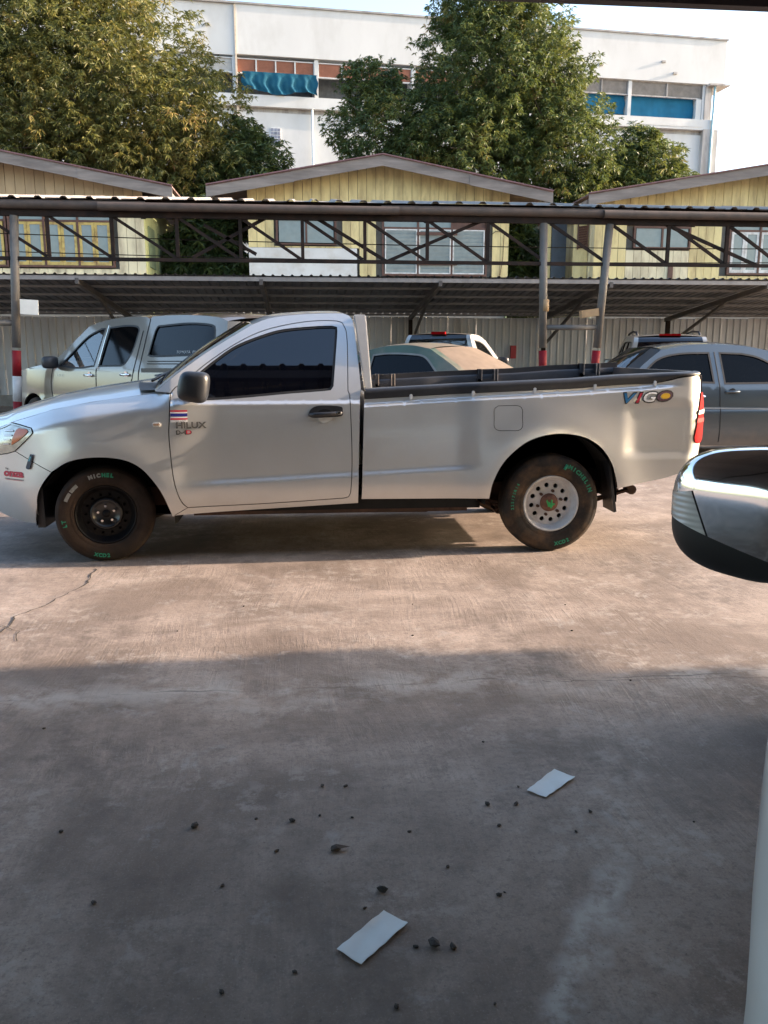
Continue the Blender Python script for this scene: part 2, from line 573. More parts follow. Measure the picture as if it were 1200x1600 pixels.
HW = .88
WF, WR = (-1.393, .325), (1.738, .352)
def t_edge(x):      # height of the hood shut line
    return float(np.interp(x, [-2.30, -2.10, -2.018, -1.858, -1.685, -1.454, -1.103, -.918], [.86, .915, .947, .993, 1.043, 1.088, 1.137, 1.143]))
def ins_low(x, z):
    v = .020 * max(0., (z - .76) / .33) ** 2 + .045 * max(0., (.54 - z) / .24) ** 2
    zc = .54 + .046 * (x + .78)
    amp = sstep(-.92, -.6, x) * (1 - sstep(1.02, 1.22, x))
    v += amp * .021 * sstep(zc - .025, zc + .025, z)
    for (xc, zc2, RR, am) in ((-1.376, .285, .455, .022), (1.735, .385, .475, .026)):
        r = max(RR, math.hypot(x - xc, z - zc2))
        if z > .2:
            v -= am * math.exp(-((r - RR) / .17) ** 2)
    if x < -1.45:
        v += .42 * ((-1.45 - x) / .85) ** 2.3
    if x < -.90:
        ze = t_edge(x)
        v += .085 * max(0., (z - (ze - .13)) / .13) ** 2 * sstep(-.85, -1.05, x)
    if x > 2.2:
        v += .012 * ((x - 2.2) / .6) ** 2
        v += .014 * sstep(2.20, 2.34, x) * (1 - sstep(2.66, 2.80, x)) * sstep(.66, .74, z) * (1 - sstep(1.02, 1.10, z))
    if x > 2.70:
        v += .075 * ((x - 2.70) / .14) ** 2
    return v
ZB = 1.085
def ins_cab(x, z):
    if z <= ZB - .02:
        return ins_low(x, z)
    t = z - (ZB - .02)
    return ins_low(x, ZB - .02) + .012 * sstep(0, .03, t) + .42 * max(0, t - .012)
def z_sh(x):
    return float(np.interp(x, [.40, 1.104, 1.871, 2.562, 2.9], [1.052, 1.092, 1.127, 1.173, 1.19]))
def z_rail(x):
    return float(np.interp(x, [.40, 1.102, 1.867, 2.199, 2.592, 2.83], [1.169, 1.205, 1.236, 1.260, 1.275, 1.285]))
def ins_bed(x, z):
    zs = z_sh(x)
    a = 1 - sstep(2.42, 2.68, x)
    return ins_low(x, min(z, zs)) + a * (.034 * sstep(zs - .006, zs + .022, z) + .05 * max(0, z - zs - .02)) + (1 - a) * .10 * max(0, z - zs)

truck = thing('pickup_truck', 'silver single-cab pickup with a black lined open bed, parked across the concrete yard', 'pickup truck', (0, 6.48, 0))
hood_edge = [(-2.018, .947), (-1.858, .993), (-1.685, 1.043), (-1.454, 1.088), (-1.103, 1.137), (-.915, 1.143)]
door_front = [(-.905, 1.145), (-.913, .992), (-.920, .847), (-.901, .58), (-.863, .431), (-.819, .374)]
door_bot = [(-.819, .374), (-.29, .392), (.253, .422)]
door_rear = [(.253, .422), (.285, .432), (.298, .46), (.311, .70), (.301, 1.13)]
door_up = [(.301, 1.13), (.290, 1.160)]
door_top = [(.290, 1.16), (.294, 1.50), (.274, 1.600), (.225, 1.634), (.003, 1.628), (-.267, 1.572), (-.469, 1.48), (-.667, 1.348), (-.798, 1.238), (-.876, 1.185), (-.905, 1.145)]
window = [(-.707, 1.295), (-.609, 1.373), (-.468, 1.467), (-.268, 1.545), (-.132, 1.578), (.071, 1.597), (.190, 1.601)]
window2 = [(.190, 1.601), (.225, 1.592), (.227, 1.560), (.208, 1.366), (.190, 1.19)]
window3 = [(.190, 1.19), (.171, 1.163), (-.138, 1.139), (-.405, 1.116), (-.666, 1.100), (-.80, 1.115)]
window4 = [(-.80, 1.115), (-.79, 1.20), (-.707, 1.295)]
roof_c = [(-1.006, 1.159), (-.864, 1.276), (-.667, 1.42), (-.467, 1.545), (-.334, 1.619), (-.201, 1.66), (.006, 1.681), (.210, 1.688), (.285, 1.682), (.325, 1.656), (.345, 1.594), (.365, 1.366), (.379, 1.18)]
cab_back = [(.379, 1.18), (.367, 1.023), (.35, .385)]
rocker = [(.35, .385), (-.80, .326), (-.925, .312)]
arch_f = [(-1.828, .277), (-1.822, .435), (-1.778, .538), (-1.701, .632), (-1.572, .704), (-1.40, .729), (-1.23, .712), (-1.115, .655), (-1.028, .553), (-.973, .455), (-.925, .312)]
arch_r = [(1.274, .404), (1.298, .527), (1.372, .667), (1.496, .783), (1.610, .836), (1.735, .858), (1.850, .852), (1.964, .822), (2.07, .749), (2.143, .645), (2.183, .528), (2.196, .463)]
head_low = [(-1.966, .761), (-1.857, .852), (-1.820, .893), (-1.831, .921)]
head_top = [(-1.831, .921), (-1.93, .938), (-2.018, .947)]
tail_l = [(2.820, 1.135), (2.799, 1.022), (2.778, .90), (2.760, .812), (2.785, .776), (2.838, .776)]
bed_tail_top = [(2.62, 1.238), (2.72, 1.252), (2.795, 1.252), (2.818, 1.20), (2.820, 1.135)]
bed_bottom_r = [(2.838, .776), (2.815, .66), (2.768, .605), (2.578, .536), (2.381, .498), (2.196, .463)]

out_fender = outline(hood_edge, door_front, [(-.819, .374), (-.925, .312)], arch_f[::-1][:-3], [arch_f[3], (-1.80, .68), (-1.966, .761)], head_low, head_top)
out_door = outline(door_front, door_bot, door_rear, door_up, door_top)
out_win = outline(window, window2, window3, window4)
out_cab = outline(roof_c, cab_back, rocker, [(-.925, .312), (-.819, .374)], door_bot, door_rear, door_up, door_top[:-1] + [(-.905, 1.150)], [(-.905, 1.150), (-1.006, 1.159)])
rail_low = [(x, z_rail(x) - .066) for x in (.405, .75, 1.10, 1.5, 1.867, 2.2, 2.45)] + [(2.56, 1.222), (2.62, 1.238)]
out_bed = outline([(.405, 1.103), (.394, 1.052), (.372, .412)], [(.372, .412), (.858, .407), (1.274, .404)], arch_r, bed_bottom_r[::-1], tail_l[::-1], bed_tail_top[::-1], rail_low[::-1])
fuel = outline([(1.325, 1.055), (1.40, 1.057), (1.468, 1.055), (1.497, 1.03), (1.498, .97), (1.497, .91), (1.468, .884), (1.40, .882), (1.325, .884), (1.297, .91), (1.296, .97), (1.297, 1.03), (1.325, 1.055)], step=.012)
bumper = outline([arch_f[3], (-1.80, .68), (-1.966, .761)], [(-1.966, .761), (-2.06, .735), (-2.20, .72), (-2.29, .735)], [(-2.29, .735), (-2.32, .60), (-2.33, .48), (-2.31, .36), (-2.28, .33)], [(-2.28, .33), (-2.086, .285), (-1.964, .262), (-1.828, .262)], [(-1.828, .262), (-1.822, .435), (-1.778, .538), arch_f[3]])
head_poly = outline(head_low, head_top, [(-2.018, .947), (-2.10, .915), (-2.24, .872)], [(-2.24, .872), (-2.27, .80), (-2.285, .735)], [(-2.285, .735), (-2.20, .722), (-2.06, .737), (-1.966, .761)])
tail_poly = outline(tail_l, [(2.838, .776), (2.862, .80), (2.874, .92)], [(2.874, .92), (2.868, 1.05), (2.845, 1.14), (2.820, 1.135)])
guide_crease = [(x, .54 + .046 * (x + .78) + d) for x in np.arange(-.95, 1.26, .03) for d in (-.034, -.026, -.017, -.008, 0, .008, .017, .026, .034)]
guide_shoulder = [(x, z_sh(x) + d) for x in np.arange(.42, 2.8, .03) for d in (-.022, -.012, -.005, .001, .007, .013, .019, .027)]
guide_belt = [(x, ZB - .02 + d) for x in np.arange(-.9, .38, .03) for d in (-.012, -.002, .006, .012, .018, .024, .032)]

for side in (-1, 1):
    panel('front_fender', out_fender, [], ins_low, HW, side, M_SILVER, truck, step=.024)
    d = panel('door', out_door, [out_win], ins_cab, HW, side, M_SILVER, truck, gap=.004, step=.024, extra=guide_crease + guide_belt)
    d['label'] = 'silver cab door with dark tinted window'
    panel('cab_side', out_cab, [], ins_cab, HW, side, M_SILVER, truck, gap=.0015, step=.024, extra=guide_crease + guide_belt)
    b = panel('bed_side', out_bed, [fuel], ins_bed, HW, side, M_SILVER, truck, step=.024, extra=guide_crease + guide_shoulder)
    fl = panel('fuel_flap', fuel, [], ins_bed, HW, side, M_SILVER, b, thick=.015, gap=.004)
    panel('flap_recess', fuel, [], ins_bed, HW, side, M_RUBBER, b, thick=0, gap=-.003, lift=-.012)
    panel('bumper_corner', bumper, [], ins_low, HW, side, M_SILVER, truck)
    panel('window_glass', shrink(out_win, .012), [], ins_cab, HW, side, M_DGLASS, d, thick=0, gap=0, lift=-.012)
    panel('window_seal', shrink(out_win, .001), [shrink(out_win, .016)], ins_cab, HW, side, M_RUBBER, d, thick=.012, gap=0, lift=-.004, step=.02)
    # inner skins close the gaps between the sheets
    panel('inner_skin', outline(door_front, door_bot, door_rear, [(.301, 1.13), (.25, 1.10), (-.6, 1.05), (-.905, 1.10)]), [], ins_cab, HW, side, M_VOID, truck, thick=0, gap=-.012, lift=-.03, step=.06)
    hl = panel('headlight', head_poly, [], ins_low, HW, side, M_REFL, truck, lift=.004)
    panel('lamp_bezel', head_poly, [shrink(head_poly, .012)], ins_low, HW, side, M_REFL, hl, lift=.010, step=.02)
    panel('indicator', outline([(-1.865, .915), (-1.935, .918), (-1.955, .905)], [(-1.955, .905), (-1.985, .84), (-1.99, .80)], [(-1.99, .80), (-1.93, .832), (-1.875, .874), (-1.852, .897), (-1.865, .915)]), [], ins_low, HW, side, M_ORANGE, hl, lift=.009)
    for k in range(4):
        zz = .80 + .03 * k
        panel('lens_rib', outline([(-2.06, zz), (-2.01 + .012 * k, zz + .004)], [(-2.01 + .012 * k, zz + .004), (-2.01 + .012 * k, zz + .012)], [(-2.01 + .012 * k, zz + .012), (-2.06, zz + .008)]), [], ins_low, HW, side, M_REDCLEAR, hl, lift=.011, step=.02, gap=0)
    tl = panel('tail_light', tail_poly, [], ins_low, HW, side, M_RED, truck, lift=.010)
    panel('reversing_lens', outline([(2.788, .982), (2.871, .985)], [(2.871, .985), (2.873, 1.018)], [(2.873, 1.018), (2.796, 1.010)]), [], ins_low, HW, side, M_REDCLEAR, tl, lift=.016, gap=0)
    panel('lens_band', outline([(2.780, .925), (2.876, .925)], [(2.876, .925), (2.876, .955)], [(2.876, .955), (2.784, .955)]), [], ins_low, HW, side, mat('pale_red_lens', (.36, .02, .02), .5, spec=.1), tl, lift=.014, gap=0)
    # bed rail cap of the liner
    mb = MB(); prof = [(-.006, -.066), (-.010, -.030), (-.006, -.008), (.006, 0), (.075, .004), (.082, -.01), (.085, -.10)]
    stn = [.405 + (2.80 - .405) * i / 50 for i in range(51)]
    for x in stn:
        tp = sstep(2.45, 2.66, x)
        for (i_, dz) in prof:
            base = ins_bed(x, z_rail(x) - .066)
            mb.v.append((x, side * (HW - base - i_ - .004 * tp), z_rail(x) + (dz if dz > -.02 else dz * (1 - .62 * tp))))
    m_ = len(prof)
    for i in range(len(stn) - 1):
        for k in range(m_ - 1):
            mb.f.append((i * m_ + k, i * m_ + k + 1, (i + 1) * m_ + k + 1, (i + 1) * m_ + k))
    mb.build('bed_rail_cap', M_BLACKPL, truck, True)
    for (cx, cz) in ((.723, 1.118), (1.157, 1.140), (1.592, 1.160), (2.024, 1.184), (2.462, 1.206)):
        y = HW - ins_bed(cx, cz)
        box('cap_clip', cx - .011, cx + .011, min(side * (y - .01), side * (y + .012)), max(side * (y - .01), side * (y + .012)), cz - .022, cz + .016, mat('clip_plastic', (.62, .64, .66), .5), truck, .004)

# surfaces across the truck
c_hood = [(x, t_edge(x)) for x in np.linspace(-2.24, -.93, 30)]
ins_h = lambda x, z: ins_low(x, z) + .004
span('hood', c_hood, ins_h, HW, M_SILVER, truck, bx=.07, bz=.085, ny=24, pw=3.)
span('front_bumper', cr([(-2.28, .33), (-2.31, .36), (-2.33, .48), (-2.32, .60), (-2.29, .735)]), ins_low, HW, M_SILVER, truck, bx=.09, pw=2.5)
g = span('grille', cr([(-2.285, .735), (-2.27, .80), (-2.24, .87)]), ins_low, HW, M_BLACKPL, truck, bx=.075, pw=2.5)
span('grille_bar', cr([(-2.287, .785), (-2.28, .80), (-2.272, .815)]), ins_low, HW, M_CHROME, g, bx=.082, pw=2.5)
rc = cr(roof_c, .03)
i_ws = [i for i, p in enumerate(rc) if p[0] > -.36][0]
i_rb = [i for i, p in enumerate(rc) if p[0] > .33][0]
ws = rc[:i_ws + 1]
span('a_pillar', ws, ins_cab, HW, M_SILVER, truck, bx=.10, bz=.05, y0=-1, y1=-.90, ny=4)
span('a_pillar', ws, ins_cab, HW, M_SILVER, truck, bx=.10, bz=.05, y0=.90, y1=1, ny=4)
span('windscreen', ws, ins_cab, HW, M_DGLASS, truck, bx=.10, bz=.045, y0=-.9, y1=.9, ny=20)
span('roof', rc[i_ws:i_rb + 1], ins_cab, HW, M_SILVER, truck, bx=.05, bz=.035, ny=20, pw=2.4)
back = rc[i_rb:] + cr(cab_back, .05)[1:]
span('cab_back', back, ins_cab, HW, M_SILVER, truck, bx=0, bz=0.03, ny=16)
span('rear_window', [(.368, 1.30), (.356, 1.56)], ins_cab, HW - .10, M_DGLASS, truck, bx=-.012, ny=8)
cowl = MB()
for k in range(13):
    t = -1 + 2 * k / 12
    for (x, z) in ((-1.12, t_edge(-1.12) + .03), (-1.0, 1.168), (-.93, 1.20)):
        cowl.v.append((x - .09 * (1 - t * t), t * .74, z + .052 * (1 - abs(t) ** 3)))
for k in range(12):
    for i in range(2):
        cowl.f.append((k * 3 + i, k * 3 + i + 1, k * 3 + i + 4, k * 3 + i + 3))
cowl.build('cowl', M_BLACKPL, truck, True)
wm = MB(); wm.tube([(-1.06, -.60, 1.225), (-1.02, -.35, 1.262), (-.99, -.02, 1.29)], .010, 6)
wm.tube([(-1.10, -.25, 1.25), (-1.03, -.30, 1.262)], .008, 6)
wm.build('wiper', M_BLACKPL, truck, True)

# bed: liner tub, tailgate, ribs
lm = MB()
lm.box(.44, 1.2, -.79, .79, .70, .72).box(1.2, 2.26, -.46, .46, .70, .72).box(2.26, 2.78, -.79, .79, .70, .72)
for s_ in (-1, 1):
    a_, b_ = sorted((s_ * .765, s_ * .795))
    lm.box(.44, 1.2, a_, b_, .72, 1.13).box(1.2, 2.26, a_, b_, .915, 1.13).box(2.26, 2.76, a_, b_, .72, 1.13)
    a_, b_ = sorted((s_ * .46, s_ * .762))
    lm.box(1.2, 2.26, a_, b_, .905, .92).box(1.2, 2.26, min(s_ * .44, s_ * .46), max(s_ * .44, s_ * .46), .72, .92)
lm.box(.42, .45, -.78, .78, .70, 1.12)
lm.build('bed_liner', M_BLACKPL, truck)
for s_ in (-1, 1):
    lip = MB()
    v = []
    for x in stn:
        z0_ = z_rail(x)
        lip.v += [(x, s_ * .79, z0_ - .12), (x, s_ * .79, z0_ + .045), (x, s_ * .815, z0_ + .045), (x, s_ * .815, z0_ - .02)]
    for i in range(len(stn) - 1):
        for k in range(3):
            lip.f.append((i * 4 + k, i * 4 + k + 1, i * 4 + k + 5, i * 4 + k + 4))
    if s_ > 0:
        lip.build('liner_lip', M_BLACKPL, truck)
    for px in (.69, 1.60, 2.52):
        zt = z_rail(px) + (.048 if s_ > 0 else -.004)
        pk = MB()
        # stake-pocket post: tapered, open slot in front, sunlit sheen painted as pale edge strips
        for (x0, x1, yi, zb_, zt_) in ((px - .085, px - .055, .70, .72, zt), (px + .055, px + .085, .70, .72, zt), (px - .085, px + .085, .75, .72, zt - .002), (px - .085, px + .085, .70, .72, zt - .085)):
            ya, yb = sorted((s_ * yi, s_ * .785))
            pk.box(x0, x1, ya, yb, zb_, zt_)
        pk.build('stake_pocket', M_BLACKPL, truck)
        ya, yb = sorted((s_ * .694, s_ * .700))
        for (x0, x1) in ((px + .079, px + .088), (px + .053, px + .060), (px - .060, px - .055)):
            MB().box(x0, x1, ya, yb, zt - .10, zt).build('sheen_edge', mat('painted_sheen_edge', (.30, .25, .21), .45, var=.3, scale=40), truck)
        MB().box(px + .0855, px + .089, min(s_ * .701, s_ * .78), max(s_ * .701, s_ * .78), zt - .2, zt).build('sheen_edge', mat('painted_sheen_edge', (.30, .25, .21)), truck)
    for zr in (1.02, 1.10, 1.16):
        rb = MB().bar((.46, s_ * .765, zr - .03), (2.75, s_ * .765, zr + .075), .02, .02)
        rb.build('liner_rib', M_BLACKPL, truck)
tg = MB()
for t in np.linspace(-1, 1, 17):
    for (x, z) in ((2.805, .56), (2.835, .60), (2.845, .80), (2.84, 1.15), (2.83, 1.255), (2.79, 1.268), (2.775, 1.255), (2.77, .70)):
        tg.v.append((x + .02 * (1 - t * t), t * .765, z + .012 * (1 - t * t)))
for j in range(16):
    for i in range(7):
        tg.f.append((j * 8 + i, j * 8 + i + 1, (j + 1) * 8 + i + 1, (j + 1) * 8 + i))
tg.build('tailgate', M_SILVER, truck, True)
cap = MB()
cap.box(2.745, 2.80, -.78, .78, 1.20, 1.285)
cap.build('tailgate_liner', M_BLACKPL, truck)
MB().tube([(2.80, -.70, 1.10), (2.885, -.70, 1.105), (2.90, -.70, 1.10)], .008, 6).build('tailgate_pin', M_CHROME, truck)

# roll hoop behind the cab
hoop = MB()
for s_ in (-1, 1):
    ya, yb = sorted((s_ * .60, s_ * .665))
    y2a, y2b = sorted((s_ * .70, s_ * .765))
    v = [(.338, ya, 1.675), (.425, ya, 1.675), (.425, yb, 1.675), (.338, yb, 1.675), (.412, y2a, 1.13), (.462, y2a, 1.13), (.462, y2b, 1.13), (.412, y2b, 1.13)]
    hoop.add(v, [(0, 1, 2, 3), (7, 6, 5, 4), (0, 4, 5, 1), (1, 5, 6, 2), (2, 6, 7, 3), (3, 7, 4, 0)])
hoop.box(.352, .42, -.60, .60, 1.62, 1.664)
hp = hoop.build('roll_hoop', mat('brushed_chrome', (.72, .72, .71), .25, metal=.35, coat=1., var=.05), truck)
bm = bmesh.new(); bm.from_mesh(hp.data); bmesh.ops.bevel(bm, geom=bm.edges[:], offset=.008, segments=2, affect='EDGES'); bm.to_mesh(hp.data); bm.free()

# underside
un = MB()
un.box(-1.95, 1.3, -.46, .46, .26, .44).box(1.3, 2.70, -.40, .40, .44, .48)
un.box(-.86, 1.20, -.80, .80, .33, .43).box(-.86, 1.20, .55, .80, .24, .34)  # low far-side box added to shut out light beneath the floor
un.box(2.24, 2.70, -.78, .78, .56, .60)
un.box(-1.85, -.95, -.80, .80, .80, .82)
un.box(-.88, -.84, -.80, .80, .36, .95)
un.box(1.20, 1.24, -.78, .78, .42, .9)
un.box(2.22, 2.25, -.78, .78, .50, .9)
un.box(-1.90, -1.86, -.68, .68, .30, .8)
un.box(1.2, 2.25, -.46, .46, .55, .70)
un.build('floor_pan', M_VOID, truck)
MB().box(-.84, 1.18, .70, .84, .17, .235).build('light_blocker', M_BLACKPL, truck)  # unseen bar with brackets, added to keep light from under the truck
for xb in (-.6, .2, 1.0):
    MB().box(xb - .03, xb + .03, .55, .80, .235, .335).build('blocker_bracket', M_BLACKPL, truck)
MB().tube([(-.7, -.30, .27), (.9, -.34, .26), (1.35, -.30, .40), (2.5, -.30, .42)], .05, 10).build('added_exhaust_pipe', M_RUST, truck, True)  # exhaust run, added to darken the ground under the truck
fr = MB()
for s_ in (-1, 1):
    fr.box(-1.7, 2.18, min(s_ * .40, s_ * .50), max(s_ * .40, s_ * .50), .33, .46)
fr.box(.30, 1.0, -.34, .70, .22, .40).box(-.8, 1.15, -.72, -.60, .29, .36)
for x in (-.3, .55, 1.15, 2.3):
    fr.box(x, x + .08, -.46, .46, .34, .44)
fr.tube([(-.9, .1, .30), (.6, .12, .27), (1.2, .2, .30)], .035, 8)
fr.build('chassis_frame', M_RUST, truck)
ax = MB()
ax.tube([(WR[0], -.68, WR[1]), (WR[0], .68, WR[1])], .05, 12)
ax.tube([(WR[0] - .13, 0, WR[1]), (WR[0] - .05, 0, WR[1]), (WR[0] + .06, 0, WR[1]), (WR[0] + .14, 0, WR[1])], [.06, .14, .14, .05], 14)
ax.tube([(.9, 0, .36), (WR[0] - .1, 0, WR[1])], .04, 10)
ax.build('rear_axle', M_RUST, truck, True)
for s_ in (-1, 1):
    sp = MB()
    for k in range(4):
        h = .028 * k; e = .10 * k
        pts = [(1.05 + e, s_ * .56, .40 - h), (1.4, s_ * .56, .33 - h), (WR[0], s_ * .56, .30 - h), (2.1 - e * .4, s_ * .56, .315 - h), (2.42 - e * 1.3, s_ * .56, .40 - h * 1.2)]
        for a, b in zip(pts[:-1], pts[1:]):
            sp.bar(a, b, .065, .016)
    sp.tube([(2.43, s_ * .60, .402), (2.43, s_ * .51, .402)], .036, 10)
    sp.bar((2.43, s_ * .60, .40), (2.35, s_ * .60, .50), .012, .04)
    sp.tube([(2.1, s_ * .45, .33), (1.95, s_ * .5, .55)], .028, 8)
    sp.build('leaf_spring', M_RUST, truck)
    for (xc, zc, RR, i0) in ((-1.376, .285, .462, .03), (1.735, .385, .482, .02)):
        al = MB(); n = 28
        for k in range(n + 1):
            t = math.pi * (-.02 + 1.04 * k / n)
            for yy in (HW - .012 - i0, HW - .10, HW - .42):
                rr_ = RR + (0 if yy > .8 else .012)
                al.v.append((xc + rr_ * math.cos(t), s_ * yy, zc + rr_ * math.sin(t)))
        for k in range(n):
            for i in range(2):
                al.f.append((k * 3 + i, k * 3 + i + 1, k * 3 + i + 4, k * 3 + i + 3))
        b0 = len(al.v)
        al.v.append((xc, s_ * (HW - .42), zc - .05))
        for k in range(n):
            al.f.append((k * 3 + 2, (k + 1) * 3 + 2, b0))
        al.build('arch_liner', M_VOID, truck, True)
    # mud flap behind the rear wheel, splash guard before the front wheel
    fl = MB()
    ya, yb = sorted((s_ * .62, s_ * .84))
    fl.add([(2.135, ya, .72), (2.150, ya, .72), (2.225, ya, .285), (2.205, ya, .28), (2.150, yb, .74), (2.185, yb, .74), (2.230, yb, .285), (2.205, yb, .28)],
           [(0, 1, 2, 3), (7, 6, 5, 4), (0, 4, 5, 1), (1, 5, 6, 2), (2, 6, 7, 3), (3, 7, 4, 0)])
    fl.build('mud_flap', M_BLACKPL, truck)
    ya, yb = sorted((s_ * .55, s_ * .80))
    MB().box(-1.84, -1.79, ya, yb, .24, .60).build('splash_guard', M_BLACKPL, truck)

# wheels
def wheel(name, R_, width, rim_r, kind, parent, loc, side, steer=0., simple=False):
    w = MB(); h = width / 2
    prof = [(rim_r * 1.0, -h * .62), (rim_r * 1.035, -h * .86), (rim_r + (R_ - rim_r) * .20, -h * .985), (rim_r + (R_ - rim_r) * .24, -h * .965), (rim_r + (R_ - rim_r) * .28, -h * 1.0), (rim_r + (R_ - rim_r) * .66, -h * 1.02), (rim_r + (R_ - rim_r) * .72, -h * .985), (rim_r + (R_ - rim_r) * .77, -h * .995), (R_ * .945, -h * .92), (R_ * .975, -h * .80), (R_, -h * .58)]
    tread = []
    for k in range(5):
        a = -h * .58 + (h * 1.16) * k / 5; b = -h * .58 + (h * 1.16) * (k + 1) / 5
        tread += [(R_, a + .002), (R_, b - .010)] + ([(R_ - .008, b - .008), (R_ - .008, b)] if k < 4 else [])
    full = prof + tread + [(r, -y) for r, y in prof[::-1]]
    w.lathe(full, 64)
    e = thing_part(name, parent, loc, steer if side < 0 else steer, side)
    ty = w.build('tyre', M_DUSTTYRE if kind == 'front' else M_TYRE, e, True)
    return e
def thing_part(name, parent, loc, rz, side):
    o = bpy.data.objects.new(name, None)
    o.empty_display_size = .1
    COL.objects.link(o)
    o.parent = parent
    o.location = loc
    o.rotation_euler = (0, 0, rz + (math.pi if side > 0 else 0))
    return o
def disc_with_holes(r_out, holes, y, bow=0., n=64):
    o = [(r_out * math.cos(2 * math.pi * k / n), r_out * math.sin(2 * math.pi * k / n)) for k in range(n)]
    hs = []
    for (cx, cz, r) in holes:
        hs.append([(cx + r * math.cos(2 * math.pi * k / 14), cz + r * math.sin(2 * math.pi * k / 14)) for k in range(14)])
    V, F = triangulate(o, hs, .018)
    P = [(x, y - bow * (1 - (x * x + z * z) / r_out ** 2), z) for x, z in V]
    f = [tuple(t) for t in F]
    for h in hs:
        k0 = len(P)
        for (x, z) in h:
            yy = y - bow * (1 - (x * x + z * z) / r_out ** 2)
            P += [(x, yy, z), (x, yy + .02, z)]
        for i in range(len(h)):
            j = (i + 1) % len(h)
            f.append((k0 + 2 * i, k0 + 2 * j, k0 + 2 * j + 1, k0 + 2 * i + 1))
    return P, f
def arc_text(name, s, r, a_mid, size, y, material, parent, bold=.0, inward=False):
    """letters set round a tyre wall; a_mid in degrees anticlockwise from the right"""
    mb = MB(); adv = size * .80; n = len(s)
    for i, ch in enumerate(s):
        if ch == ' ':
            continue
        v, f = text2d(ch, size, 0, bold)
        v = v - np.array([(v[:, 0].max() + v[:, 0].min()) / 2, size * .35])
        sg = -1 if not inward else 1
        a = R(a_mid) + sg * (i - (n - 1) / 2) * adv / r
        c, sn = math.cos(a), math.sin(a)
        if not inward:   # top of letters outwards
            ux, uz = sn, -c; vx, vz = c, sn
        else:
            ux, uz = -sn, c; vx, vz = -c, -sn
        mb.add([(r * c + p[0] * ux + p[1] * vx, y, r * sn + p[0] * uz + p[1] * vz) for p in v], f)
    return mb.build(name, material, parent)

